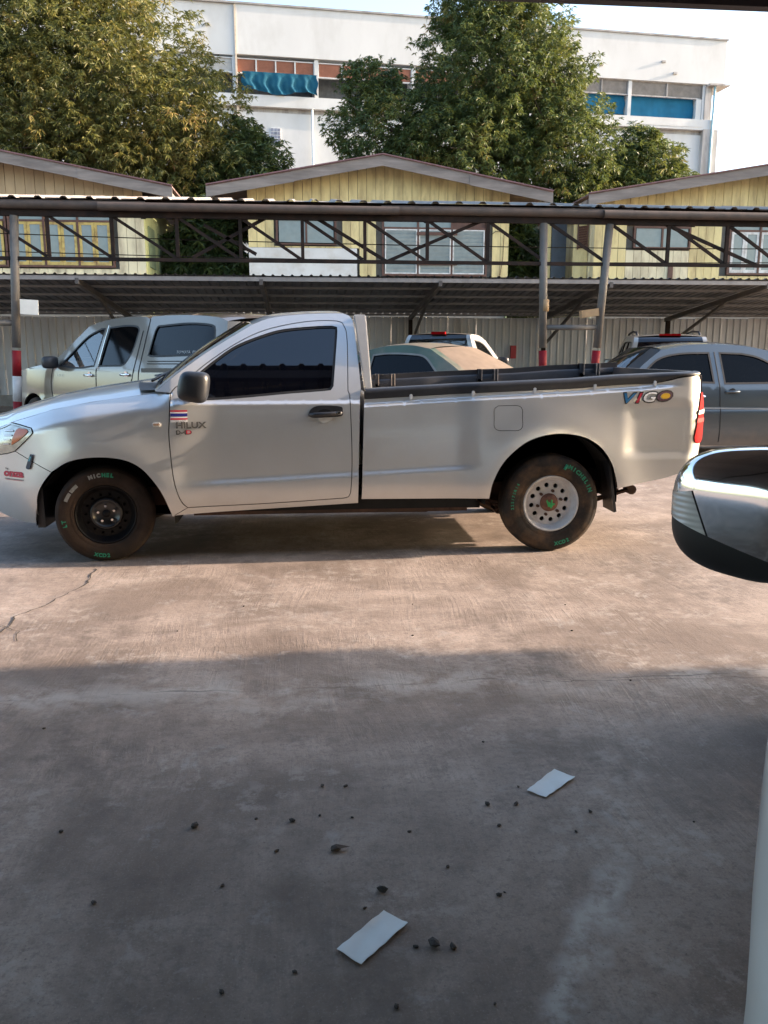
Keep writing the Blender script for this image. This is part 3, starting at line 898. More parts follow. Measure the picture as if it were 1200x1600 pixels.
for side in (-1, 1):
    # rear: pale deep-dish steel wheel
    w = wheel('rear_wheel', .352, .215, .200, 'rear', truck, (WR[0], side * .745, WR[1]), side)
    rim = MB().lathe([(.202, -.066), (.204, -.090), (.197, -.094), (.188, -.085), (.186, -.060), (.178, -.050), (.174, -.036), (.168, -.030), (.160, -.026)], 64).build('rim', M_WHITEWHEEL, w, True)
    hol = [(.128 * math.cos(2 * math.pi * (k + .3) / 12), .128 * math.sin(2 * math.pi * (k + .3) / 12), .0175) for k in range(12)]
    P, f = disc_with_holes(.162, hol, -.028, .010)
    mk('wheel_disc', P, f, M_WHITEWHEEL, w)
    MB().lathe([(.0, .01), (.165, .01)], 32).build('brake_drum', M_VOID, w)
    MB().lathe([(.0, -.075), (.035, -.075), (.055, -.070), (.062, -.055), (.068, -.030)], 28).build('hub', mat('rusty_hub', (.16, .07, .045), .8, var=.4, scale=40, bump=.2), w, True)
    for k in range(6):
        a = 2 * math.pi * (k + .25) / 6
        MB().tube([(.088 * math.cos(a), -.03, .088 * math.sin(a)), (.088 * math.cos(a), -.058, .088 * math.sin(a))], .011, 6).build('wheel_nut', M_RUST, w)
    if side < 0:
        yt = -.1108
        arc_text('tyre_lettering', 'MICHELIN', .292, 42, .040, yt, M_GREENINK, w, .002)
        arc_text('tyre_lettering', '225/75R14', .288, 168, .028, yt, M_GREENINK, w, .001)
        arc_text('tyre_lettering', 'XCD2', .292, 287, .036, yt, M_GREENINK, w, .002, inward=True)
        sc = MB()
        rr = random.Random(3)
        pts = [(rr.uniform(-.03, .03), -.0775, rr.uniform(-.04, .035)) for _ in range(9)]
        sc.tube(pts, .006, 5)
        sc.build('paint_scribble', mat('bright_green_paint', (.03, .36, .10), .6), w)
        lg = MB(); lg.tube([(.262 * math.cos(R(72)), yt, .262 * math.sin(R(72))), (.300 * math.cos(R(70)), yt, .300 * math.sin(R(70)))], .011, 5); lg.tube([(.285 * math.cos(R(67)), yt, .285 * math.sin(R(67))), (.28 * math.cos(R(72)), yt, .28 * math.sin(R(72)))], .008, 5)
        lg.build('tyre_mark', M_GREENINK, w)
    # front: black steel wheel, steered
    w = wheel('front_wheel', .330, .205, .200, 'front', truck, (WF[0], side * .735, WF[1]), side, R(10))
    MB().lathe([(.202, -.06), (.205, -.084), (.198, -.088), (.190, -.080), (.187, -.055), (.176, -.045), (.170, -.025), (.160, -.020)], 64).build('rim', M_BLKWHEEL, w, True)
    hol = [(.135 * math.cos(2 * math.pi * k / 14), .135 * math.sin(2 * math.pi * k / 14), .010) for k in range(14)]
    P, f = disc_with_holes(.162, hol, -.022, .006)
    mk('wheel_disc', P, f, M_BLKWHEEL, w, True)
    MB().lathe([(.0, .01), (.165, .01)], 32).build('brake_disc', M_VOID, w)
    MB().lathe([(.115, -.030), (.108, -.050), (.098, -.056), (.088, -.050), (.075, -.036), (.03, -.034), (.0, -.034)], 40).build('hub_dome', mat('satin_black_steel', (.010, .010, .011), .30, coat=.25, var=.15), w, True)
    MB().lathe([(.0, -.05), (.022, -.05), (.028, -.036)], 20).build('hub_cap', M_BLKWHEEL, w, True)
    for k in range(5):
        a = 2 * math.pi * (k + .3) / 5
        MB().tube([(.055 * math.cos(a), -.03, .055 * math.sin(a)), (.055 * math.cos(a), -.056, .055 * math.sin(a))], [.011, .009], 6).build('wheel_nut', M_CHROME, w)
    if side < 0:
        yt = -.1058
        arc_text('tyre_lettering', 'MIC', .278, 102, .034, yt, M_WHITEINK, w, .003)
        arc_text('tyre_lettering', 'HEL', .278, 84, .034, yt, M_GREENINK, w, .003)
        for (a0, a1) in ((129, 142), (144, 157)):
            st = MB()
            for k in range(7):
                a = R(a0 + (a1 - a0) * k / 6)
                st.v += [(.262 * math.cos(a), yt - .0006, .262 * math.sin(a)), (.285 * math.cos(a), yt - .0006, .285 * math.sin(a))]
                if k:
                    st.f.append((2 * k - 2, 2 * k - 1, 2 * k + 1, 2 * k))
            st.build('painted_stripe', M_WHITEINK, w)
        arc_text('tyre_lettering', 'XCD2', .28, 262, .034, yt, M_GREENINK, w, .002, inward=True)
        arc_text('tyre_lettering', 'LT', .275, 190, .036, yt, M_GREENINK, w, .002)

# door mirror, handle, small fittings
for side in (-1, 1):
    mv = MB(); nu, nv = 22, 14
    for j in range(nv + 1):
        ph = -math.pi / 2 + math.pi * j / nv
        for i in range(nu):
            th = 2 * math.pi * i / nu
            sg = lambda c, e: math.copysign(abs(c) ** e, c)
            a = sg(math.cos(ph), .45) * sg(math.cos(th), .62)
            b = sg(math.cos(ph), .45) * sg(math.sin(th), .62)
            c = sg(math.sin(ph), .55)
            x = -.725 + .098 * a + .018 * c
            y = HW + .125 + .085 * b
            z = 1.198 + .098 * c - .018 * a * (1 if c < .3 else .4)
            mv.v.append((x, side * y, z))
    for j in range(nv):
        for i in range(nu):
            mv.f.append((j * nu + i, j * nu + (i + 1) % nu, (j + 1) * nu + (i + 1) % nu, (j + 1) * nu + i))
    mo = mv.build('door_mirror', mat('mirror_plastic', (.014, .016, .020), .40, var=.15, scale=15, bump=.04, bscale=400), truck, True, True)
    MB().bar((-.78, side * (HW - .04), 1.125), (-.74, side * (HW + .07), 1.13), .09, .05).build('mirror_arm', M_BLACKPL, mo)
    hd = truck
    # handle: dark recess cover, bar and bright finger bowl
    cov = outline([(.012, 1.000), (.03, 1.035), (.07, 1.058), (.14, 1.062), (.225, 1.056), (.248, 1.045), (.249, 1.02)], [(.249, 1.02), (.247, .995), (.20, .985), (.09, .98), (.035, .982), (.012, 1.0)], step=.012)
    h1 = panel('door_handle', cov, [], ins_cab, HW, side, M_BLACKPL, truck, lift=.006, gap=0, step=.02)
    bowl = outline([(.075, .99), (.08, .965), (.11, .945), (.145, .945), (.172, .965), (.18, .99)], [(.18, .99), (.13, 1.0), (.075, .99)], step=.012)
    panel('finger_bowl', bowl, [], ins_cab, HW, side, mat('bright_bowl', (.66, .68, .70), .15, metal=.2, coat=1.), h1, lift=.003, gap=0, step=.02)
    up = outline([(.075, 1.012), (.09, 1.03), (.13, 1.038), (.165, 1.028), (.175, 1.012)], step=.012)
    panel('recess', up, [], ins_cab, HW, side, M_VOID, h1, lift=.008, gap=0, thick=0, step=.02)
    y = HW - ins_cab(.13, 1.0)
    MB().tube([(.018, side * (y + .012), 1.0), (.06, side * (y + .026), 1.002), (.19, side * (y + .026), 1.008), (.242, side * (y + .012), 1.012)], [.011, .015, .015, .011], 10).build('grip', M_BLACKPL, h1, True)
    MB().box(.21, .235, min(side * (y + .02), side * (y + .036)), max(side * (y + .02), side * (y + .036)), 1.008, 1.022).build('lock', M_CHROME, h1)
    ind = outline([(-1.027, .945), (-1.02, .957), (-.977, .957), (-.970, .945), (-.977, .931), (-1.02, .931), (-1.027, .945)], step=.008)
    pi_ = panel('side_repeater', ind, [], ins_low, HW, side, mat('repeater_rim', (.72, .72, .70), .35), truck, lift=.008, gap=0, step=.015)
    panel('amber_lens', shrink(ind, .008), [], ins_low, HW, side, mat('amber_clear', (.42, .27, .17), .2, coat=1.), pi_, lift=.011, gap=0, step=.015)

# stickers and badges on the near side
def sticker(name, x0, x1, z0, z1, ins, m, lift, parent=truck):
    return panel(name, outline([(x0, z0), (x1, z0)], [(x1, z0), (x1, z1)], [(x1, z1), (x0, z1)], [(x0, z1), (x0, z0)]), [], ins, HW, -1, m, parent, thick=0, gap=0, lift=lift)
W_ = mat('sticker_white', (.74, .74, .74), .45, var=.04); RD = mat('sticker_red', (.50, .02, .05), .45, var=.08); BL = mat('sticker_blue', (.02, .025, .22), .45, var=.08)
BK = mat('sticker_black', (.012, .012, .014), .45)
fx0, fx1, fz0, fz1 = -.905, -.793, .957, 1.038
flag = sticker('flag_sticker', fx0, fx1, fz0, fz1, ins_cab, W_, .0025)
hh = (fz1 - .018 - fz0) / 6
for (a, b, m) in ((0, 1, RD), (2, 4, BL), (5, 6, RD)):
    sticker('flag_stripe', fx0, fx1, fz1 - b * hh, fz1 - a * hh, ins_cab, m, .0035, flag)
text_on('sticker_text', 'THAILAND', fx0 + .012, fx1 - .012, fz0 + .003, fz0 + .013, ins_cab, HW, -1, mat('grey_ink', (.2, .2, .24), .5), flag, lift=.0035)
M_BADGE = mat('badge_chrome', (.20, .195, .19), .25, metal=.5, coat=1.)
def badge(name, s, x0, x1, z0, z1, ins, m, back=BK, shear=.0, bold=.02, slant=0., parent=truck):
    if back is not None:
        text_on(name + '_backing', s, x0 - .004, x1 + .004, z0 - .004, z1 + .001, ins, HW, -1, back, parent, shear, bold + .008, lift=.003, slant=slant)
    return text_on(name, s, x0, x1, z0, z1, ins, HW, -1, m, parent, shear, bold, lift=.006, slant=slant)
badge('model_badge', 'HILUX', -.866, -.675, .920, .958, ins_cab, M_BADGE)
badge('engine_badge', 'D-4', -.868, -.808, .879, .904, ins_cab, M_BADGE)
badge('engine_badge', 'D', -.804, -.772, .879, .904, ins_cab, RD)
xs_ = [2.226, 2.318, 2.372, 2.470, 2.585]
for ch, x0, x1, m, z0, z1 in (('V', 2.226, 2.318, mat('badge_blue', (.01, .13, .30), .4), 1.068, 1.136), ('I', 2.312, 2.362, RD, 1.070, 1.138), ('G', 2.368, 2.468, W_, 1.074, 1.144), ('O', 2.468, 2.580, mat('badge_plum', (.10, .05, .07), .4), 1.080, 1.150)):
    text_on('letter_backing', ch, x0 - .008, x1 + .008, z0 - .008, z1 + .008, ins_bed, HW, -1, BK, truck, .3, .05, lift=.003)
    text_on('bed_letter', ch, x0, x1, z0, z1, ins_bed, HW, -1, m, truck, .3, .02, lift=.005)
oc = [(2.530 + .034 * math.cos(t) + .3 * .02 * math.sin(t), 1.115 + .020 * math.sin(t)) for t in np.linspace(0, 2 * math.pi, 21)[:-1]]
panel('letter_fill', oc, [], ins_bed, HW, -1, mat('badge_yellow', (.62, .36, .02), .4), truck, thick=0, gap=0, lift=.0055, step=.02)
text_on('brand_sticker', 'onza', -2.080, -1.912, .582, .622, ins_low, HW, -1, RD, truck, .15, .05, lift=.004)
text_on('brand_sticker', 'by', -2.06, -2.035, .628, .645, ins_low, HW, -1, BK, truck, 0, .02, lift=.004)
sticker('sticker_line', -2.075, -1.912, .566, .570, ins_low, BK, .004)
sticker('sticker_line', -2.075, -1.914, .560, .563, ins_low, RD, .004)
key = panel('plastic_clip', outline([(-1.845, .748), (-1.826, .742)], [(-1.826, .742), (-1.852, .66), (-1.862, .645)], [(-1.862, .645), (-1.884, .652), (-1.872, .69), (-1.845, .748)], step=.01), [], ins_low, HW, -1, mat('navy_plastic', (.015, .03, .06), .4), truck, thick=.012, gap=0, lift=.014, step=.02)
panel('clip_insert', outline([(-1.848, .735), (-1.836, .731)], [(-1.836, .731), (-1.852, .70)], [(-1.852, .70), (-1.864, .703)], step=.01), [], ins_low, HW, -1, mat('teal_plastic', (.08, .32, .38), .3), key, thick=0, gap=0, lift=.0155, step=.02)
# steering wheel and seat behind the dark glass
MB().box(-.25, .20, -.62, .62, .60, .95).box(.12, .28, -.58, .58, .9, 1.40).build('seat', mat('seat_cloth', (.05, .05, .055), .9), truck)
MB().box(-.92, -.70, -.72, .72, .8, 1.10).build('dashboard', M_BLACKPL, truck)

# ================================================================ other parked vehicles
M_SEEGLASS = glass_mat('light_tinted_glass', (.03, .035, .035), .62)
M_MIDGLASS = glass_mat('mid_tinted_glass', (.015, .018, .02), .10, ior=1.5)
M_DIMGLASS = glass_mat('film_dark_glass', (.006, .007, .008), .02, rough=.06, ior=1.25)
M_DUSTGLASS = mat('dusty_glass', (.15, .112, .082), .75, var=.16, scale=7, dirt=(.13, .095, .07), dirt_amt=.6, dirt_scale=5, spec=.3)
M_SEAM = mat('shut_line', (.01, .01, .01), .8)
def make_ins(hw, belt, tumble, tuck, nose, tail, L, crease=None, bulge=.0):
    def f(x, z):
        v = tuck * max(0., (.50 - z) / .25) ** 2 + .03 * max(0., (z - .70) / (belt - .70)) ** 2 if z < belt else .03
        if z > belt:
            v += tumble * (z - belt)
        if x < nose[0]:
            v += nose[1] * ((nose[0] - x) / nose[0]) ** 2.4
        if x > L - tail[0]:
            v += tail[1] * ((x - L + tail[0]) / tail[0]) ** 2.4
        if crease:
            v += crease[1] * sstep(crease[0] - .03, crease[0] + .03, min(z, belt))
        return v
    return f
def arch_pts(xc, r, z0, n=14):
    a0 = math.asin(max(-1, min(1, (z0 - .33) / r)))
    return [(xc + r * math.cos(math.pi - a0 - (math.pi - 2 * a0) * k / n), .33 + r * math.sin(math.pi - a0 - (math.pi - 2 * a0) * k / n)) for k in range(n + 1)]
def car(name, label, cat, loc, phi, S):
    """vehicle from its side view: S holds the top line split into named pieces, windows, wheels and fittings; front at x = 0"""
    L, hw, ins = S['L'], S['hw'], S['ins']
    root = thing(name, label, cat, loc, phi, S.get('group'))
    sh = lambda pts: [(x - L / 2, z) for x, z in pts]
    i2 = lambda x, z: ins(x + L / 2, z)
    top = []
    for (nm, pts, m, bx, bz) in S['top']:
        c = cr(sh(pts), .05)
        top += c if not top else c[1:]
        if nm in ('windscreen', 'rear_glass'):
            gq = S.get('glass_frac', .88) if nm == 'rear_glass' else .88
            span('pillar', c, i2, hw, S['paint'], root, bx, bz, -1, -gq, 3)
            span('pillar', c, i2, hw, S['paint'], root, bx, bz, gq, 1, 3)
            span(nm, c, i2, hw, m, root, bx, bz, -gq, gq, 14)
        else:
            span(nm, c, i2, hw, m or S['paint'], root, bx, bz, ny=14, pw=2.4)
    zb = S['zb']
    bottom = []
    for xc in S['wheels']:
        bottom += arch_pts(xc, S['arch_r'], zb)
    bottom = sh(bottom)
    # top runs front to back; close along the bottom back to front
    full = outline(top, *[[p] for p in [(top[-1][0], zb + .05)]], bottom[::-1], [(top[0][0], zb)], step=.045)
    wins = [outline(*[sh(s_) for s_ in w['o']], step=.03) for w in S['windows']]
    for side in (-1, 1):
        panel('body_side', full, wins, i2, hw, side, S['paint'], root, thick=.02, step=.06, gap=0)
        for w, o in zip(S['windows'], wins):
            g = panel('side_window', shrink(o, .01), [], i2, hw, side, w['m'], root, thick=0, gap=0, lift=-.014, step=.08)
            panel('window_seal', o, [shrink(o, .022)], i2, hw, side, S.get('seal', M_RUBBER), g, thick=.01, gap=0, lift=.002, step=.05)
        for sm in S.get('seams', []):
            mb = MB(); pts = cr(sh(sm), .04)
            for a, b in zip(pts[:-1], pts[1:]):
                mb.bar((a[0], side * (hw - i2(*a) + .0005), a[1]), (b[0], side * (hw - i2(*b) + .0005), b[1]), .009, .009)
            mb.build('shut_line', M_SEAM, root)
        for st in S.get('strips', []):
            pts = cr(sh(st[0]), .06); mb = MB()
            for a, b in zip(pts[:-1], pts[1:]):
                mb.bar((a[0], side * (hw - i2(*a) + .002), a[1]), (b[0], side * (hw - i2(*b) + .002), b[1]), .012, st[1])
            mb.build(st[3], st[2], root)
        for (x, z) in S.get('handles', []):
            x -= L / 2; y = hw - i2(x, z)
            h = MB().tube([(x - .09, side * y, z), (x - .06, side * (y + .035), z), (x + .06, side * (y + .035), z), (x + .09, side * y, z)], .016, 8).build('door_handle', S.get('handle_m', M_CHROME), root, True)
            mb = MB().lathe([(0, 0), (.045, 0)], 14)
            mk('handle_bowl', [(p[0] + x, side * (y + .003), p[2] + z) for p in mb.v], mb.f, M_RUBBER if S.get('dark_bowl') else S.get('handle_m', M_CHROME), h)
        if 'mirror' in S:
            x, z = S['mirror']; x -= L / 2; y = hw - i2(x, z) + .13
            mb = MB(); nu, nv = 14, 8
            for j in range(nv + 1):
                ph = -math.pi / 2 + math.pi * j / nv
                for i in range(nu):
                    th = 2 * math.pi * i / nu; q = abs(math.cos(ph)) ** .5
                    mb.v.append((x + .07 * q * math.cos(th), side * (y + .12 * q * math.sin(th)), z + .085 * math.copysign(abs(math.sin(ph)) ** .6, ph)))
            for j in range(nv):
                for i in range(nu):
                    mb.f.append((j * nu + i, j * nu + (i + 1) % nu, (j + 1) * nu + (i + 1) % nu, (j + 1) * nu + i))
            mo = mb.build('door_mirror', S.get('mirror_m', M_BLACKPL), root, True, True)
            MB().bar((x + .02, side * (y - .16), z - .05), (x, side * (y - .02), z - .05), .06, .04).build('mirror_arm', M_BLACKPL, mo)
        for (nm, o, m, lf) in S.get('patches', []):
            panel(nm, outline(*[sh(q) for q in o], step=.03), [], i2, hw, side, m, root, thick=.01, gap=0, lift=lf, step=.05)
        for xc in S['wheels']:
            w = wheel('wheel', S.get('wr', .32), .2, S.get('wr', .32) * .62, 'rear', root, (xc - L / 2, side * (hw - .13), S.get('wr', .32)), side)
            rr_ = S.get('wr', .32) * .62
            MB().lathe([(rr_, -.07), (rr_ * .96, -.082), (rr_ * .9, -.06), (rr_ * .5, -.05), (.05, -.062), (0, -.062)], 28).build('rim', mat('alloy_rim', (.45, .45, .46), .35, metal=.8), w, True)
            al = MB(); r_ = S['arch_r'] + .01
            for k in range(19):
                t = math.pi * k / 18
                al.v += [(xc - L / 2 + r_ * math.cos(t), side * (hw - .05), .33 + r_ * math.sin(t)), (xc - L / 2 + r_ * math.cos(t), side * (hw - .42), .33 + r_ * math.sin(t))]
                if k:
                    al.f.append((2 * k - 2, 2 * k - 1, 2 * k + 1, 2 * k))
            b0 = len(al.v); al.v.append((xc - L / 2, side * (hw - .42), .3))
            for k in range(18):
                al.f.append((2 * k + 1, 2 * k + 3, b0))
            al.build('arch_liner', M_VOID, root, True)
    un = MB(); n_ = L
    un.box(.25 - L / 2, L / 2 - .25, -.45, .45, zb - .02, zb + .06)
    un.box(S['wheels'][0] + S['arch_r'] - L / 2, S['wheels'][1] - S['arch_r'] - L / 2, -hw + .08, hw - .08, zb, zb + .05)
    un.build('floor_pan', M_VOID, root)
    if 'cabin' in S:
        x0, x1, zf = S['cabin']
        cb = MB().box(x0 - L / 2, x1 - L / 2, -hw + .1, hw - .1, zf - .4, zf - .25)
        for xs_ in S.get('seats', ()):
            for s_ in (-1, 1):
                cb.box(xs_ - L / 2, xs_ + .14 - L / 2, s_ * .38 - .24, s_ * .38 + .24, zf - .3, zf + .12)
                cb.box(xs_ + .05 - L / 2, xs_ + .13 - L / 2, s_ * .38 - .12, s_ * .38 + .12, zf + .12, zf + .32)
        cb.build('seats', mat('seat_cloth', (.05, .05, .055), .9), root)
        db = MB().box(x0 - .1 - L / 2, x0 + .25 - L / 2, -hw + .12, hw - .12, zf - .2, zf + .02)
        tt = MB()
        db.build('dashboard', M_BLACKPL, root)
        st = MB().tube([(x0 + .34 - L / 2 + .05 * math.sin(a), .36 + .18 * math.cos(a), zf + .04 + .17 * math.sin(a)) for a in np.linspace(0, 2 * math.pi, 19)], .016, 6)
        st.build('steering_wheel', M_BLACKPL, root, True)
    return root, i2

# --- champagne double cab with canopy
M_CHAMP = paint('champagne_paint', (.130, .106, .080), .55, .32, dust_amt=.10)
insA = make_ins(.86, 1.13, .34, .05, (1.2, .20), (.5, .05), 5.2, (.72, .012))
SA = dict(L=5.2, hw=.86, ins=insA, paint=M_CHAMP, zb=.42, wheels=(.92, 3.98), arch_r=.45, wr=.36, cabin=(1.75, 3.4, 1.12), seats=(2.35, 3.15),
  top=[('front_bumper', [(.10, .42), (.0, .55), (.02, .78)], None, .10, 0), ('grille', [(.02, .78), (.06, .98)], M_BLACKPL, .10, 0), ('hood', [(.06, .98), (.3, 1.06), (.9, 1.15), (1.45, 1.21)], None, .04, .07),
       ('windscreen', [(1.45, 1.21), (1.85, 1.47), (2.2, 1.70)], M_MIDGLASS, .10, .04), ('roof', [(2.2, 1.70), (2.6, 1.77), (3.1, 1.80), (3.5, 1.79), (3.58, 1.76)], None, .04, .04),
       ('canopy_roof', [(3.58, 1.76), (3.64, 1.79), (4.3, 1.79), (4.9, 1.75), (5.08, 1.70)], None, 0, .05), ('canopy_rear', [(5.08, 1.70), (5.15, 1.40), (5.18, 1.18)], M_MIDGLASS, -.05, 0), ('tailgate', [(5.18, 1.18), (5.2, .9), (5.18, .55)], None, -.02, 0)],
  windows=[dict(o=[[(1.66, 1.17), (1.95, 1.39), (2.22, 1.57), (2.52, 1.67)], [(2.52, 1.67), (2.62, 1.67)], [(2.62, 1.67), (2.56, 1.17)], [(2.56, 1.17), (2.1, 1.14), (1.66, 1.17)]], m=M_SEEGLASS),
           dict(o=[[(2.72, 1.68), (3.1, 1.70), (3.36, 1.68), (3.42, 1.62)], [(3.42, 1.62), (3.38, 1.38), (3.28, 1.22), (3.18, 1.18)], [(3.18, 1.18), (2.66, 1.17)], [(2.66, 1.17), (2.72, 1.68)]], m=M_DIMGLASS),
           dict(o=[[(3.80, 1.68), (4.4, 1.70), (4.85, 1.67), (4.93, 1.60)], [(4.93, 1.60), (4.98, 1.40), (4.94, 1.33)], [(4.94, 1.33), (4.4, 1.31), (3.78, 1.30), (3.72, 1.34)], [(3.72, 1.34), (3.75, 1.62), (3.80, 1.68)]], m=M_DIMGLASS)],
  seams=[[(1.50, 1.16), (1.46, .9), (1.58, .5)], [(2.62, 1.15), (2.64, .8), (2.60, .5)], [(3.50, 1.62), (3.48, 1.1), (3.42, .95), (3.40, .80)], [(1.58, .5), (2.6, .52), (3.3, .55)], [(3.60, 1.76), (3.60, 1.2), (3.60, .5)]],
  strips=[([(3.66, 1.14), (5.12, 1.16)], .05, M_BLACKPL, 'canopy_seal'), ([(3.75, 1.22), (4.95, 1.23)], .008, M_SEAM, 'canopy_groove'), ([(3.75, 1.25), (4.95, 1.26)], .008, M_SEAM, 'canopy_groove'), ([(2.66, 1.14), (2.70, 1.70)], .02, M_CHROME, 'pillar_trim')],
  handles=[(2.46, 1.06), (3.32, 1.08)], mirror=(1.62, 1.22), mirror_m=M_BLACKPL,
  patches=[('headlight', [[(.12, .97), (.30, 1.0), (.48, 1.02)], [(.48, 1.02), (.42, .90), (.20, .80)], [(.20, .80), (.12, .97)]], M_REFL, .006),
           ('tail_light', [[(5.08, 1.10), (5.17, 1.10)], [(5.17, 1.10), (5.18, .75)], [(5.18, .75), (5.06, .75)], [(5.06, .75), (5.08, 1.10)]], M_RED, .006)])
ca, i2A = car('pickup_truck', 'champagne double-cab pickup with a matching canopy, parked slantwise beyond the silver pickup', 'pickup truck', (-2.15, 11.75, .06), R(-46), SA)
text_on('window_lettering', 'TOYOTA  PREMIUM', 4.28 - 2.6, 4.86 - 2.6, 1.345, 1.375, i2A, .86, -1, mat('faded_white', (.4, .4, .38), .6), ca, lift=-.006)
text_on('model_badge', 'HILUX', 1.62 - 2.6, 1.80 - 2.6, 1.03, 1.06, i2A, .86, -1, M_BADGE, ca, bold=.03, lift=.004)

# --- dusty green sedan
M_GREEN = mat('dusty_green_paint', (.035, .070, .045), .55, var=.2, scale=4, dirt=(.19, .145, .10), dirt_amt=.85, dirt_scale=1.3, coat=.15, coat_r=.4)
M_DUSTROOF = mat('dust_covered_paint', (.125, .105, .080), .75, var=.15, scale=5, dirt=(.10, .105, .07), dirt_amt=.6, dirt_scale=2.5, spec=.3)
insB = make_ins(.85, .94, .52, .05, (1.1, .22), (.9, .14), 4.5)
SB = dict(L=4.5, hw=.85, ins=insB, paint=M_GREEN, zb=.24, wheels=(.85, 3.45), arch_r=.36, wr=.30, cabin=(1.5, 3.2, .95), seats=(2.0, 2.8),
  top=[('front_bumper', [(.06, .24), (.0, .42), (.04, .66)], None, .12, 0), ('hood', [(.04, .66), (.4, .80), (1.25, .93)], None, .05, .05), ('windscreen', [(1.25, .93), (1.6, 1.16), (1.98, 1.36)], M_DUSTGLASS, .10, .03),
       ('roof', [(1.98, 1.36), (2.3, 1.43), (2.7, 1.445), (3.02, 1.40)], M_DUSTROOF, .02, .035), ('rear_glass', [(3.02, 1.40), (3.4, 1.21), (3.72, 1.03)], M_DUSTGLASS, -.12, .03), ('trunk', [(3.72, 1.03), (4.1, 1.01), (4.38, .98)], M_DUSTROOF, -.04, .03), ('rear_end', [(4.38, .98), (4.47, .80), (4.5, .5), (4.45, .26)], None, -.08, 0)],
  windows=[dict(o=[[(1.62, .97), (1.85, 1.16), (1.98, 1.26), (2.06, 1.30)], [(2.06, 1.30), (2.08, .98)], [(2.08, .98), (1.62, .97)]], m=M_DIMGLASS),
           dict(o=[[(2.16, 1.33), (2.40, 1.352), (2.75, 1.345), (2.98, 1.31), (3.18, 1.16), (3.34, 1.02)], [(3.34, 1.02), (3.30, .99), (2.16, .98)], [(2.16, .98), (2.16, 1.33)]], m=M_DIMGLASS)],
  seal=mat('dull_trim', (.16, .15, .13), .5), seams=[[(2.37, 1.0), (2.38, .6), (2.36, .3)], [(1.45, .95), (1.5, .5), (1.6, .3)], [(3.2, .98), (3.1, .75), (3.05, .6)]], handles=[(2.2, .86), (3.02, .88)], handle_m=M_GREEN, mirror=(1.65, 1.0), mirror_m=M_GREEN,
  patches=[('tail_light', [[(4.2, .92), (4.42, .92)], [(4.42, .92), (4.45, .72)], [(4.45, .72), (4.25, .72)], [(4.25, .72), (4.2, .92)]], M_RED, .006)])
car('sedan_car', 'dark green sedan thick with brown dust on its roof and rear window', 'car', (1.36, 11.2, .06), R(-42), SB)

# --- white single-cab pickup seen from behind
M_WHITEP = paint('white_paint', (.42, .44, .45), .2, .35, dust_amt=.2)
insC = make_ins(.86, 1.08, .34, .05, (1.1, .2), (.3, .03), 5.0)
SC_ = dict(L=5.0, hw=.86, ins=insC, paint=M_WHITEP, zb=.36, wheels=(.9, 3.9), arch_r=.42, wr=.33, cabin=(1.6, 2.6, 1.05), seats=(2.3,),
  top=[('front_bumper', [(.06, .36), (.0, .5), (.04, .9)], None, .1, 0), ('hood', [(.04, .9), (.5, 1.0), (1.4, 1.12)], None, .04, .06), ('windscreen', [(1.4, 1.12), (1.8, 1.38), (2.12, 1.58)], M_SEEGLASS, .1, .03),
       ('roof', [(2.12, 1.58), (2.45, 1.67), (2.85, 1.69), (3.0, 1.68)], M_DUSTROOF, .03, .03), ('rear_glass', [(3.0, 1.68), (3.06, 1.62), (3.10, 1.30), (3.12, 1.16)], M_SEEGLASS, -.02, 0), ('bed_cover', [(3.12, 1.16), (3.2, 1.12), (4.95, 1.12)], M_BLACKPL, 0, .0), ('tailgate', [(4.95, 1.12), (5.0, .9), (4.98, .5)], None, 0, 0)],
  windows=[dict(o=[[(1.78, 1.16), (2.0, 1.33), (2.28, 1.50), (2.55, 1.57)], [(2.55, 1.57), (2.86, 1.59)], [(2.86, 1.59), (2.84, 1.14)], [(2.84, 1.14), (1.78, 1.14)]], m=M_MIDGLASS)],
  handles=[(2.72, 1.0)], mirror=(1.75, 1.18), seams=[[(2.92, 1.12), (2.9, .5)], [(1.55, 1.1), (1.6, .5)]],
  patches=[('tail_light', [[(4.9, 1.0), (4.97, 1.0)], [(4.97, 1.0), (4.98, .7)], [(4.98, .7), (4.9, .7)], [(4.9, .7), (4.9, 1.0)]], M_RED, .006)])
cc, _ = car('pickup_truck', 'white pickup with a clear rear window and red brake lamp behind the green sedan', 'pickup truck', (2.8, 16.3, .06), R(-119), SC_)
MB().box(3.0 - 2.5, 3.06 - 2.5, -.14, .14, 1.692, 1.74).build('brake_lamp', M_RED, cc)

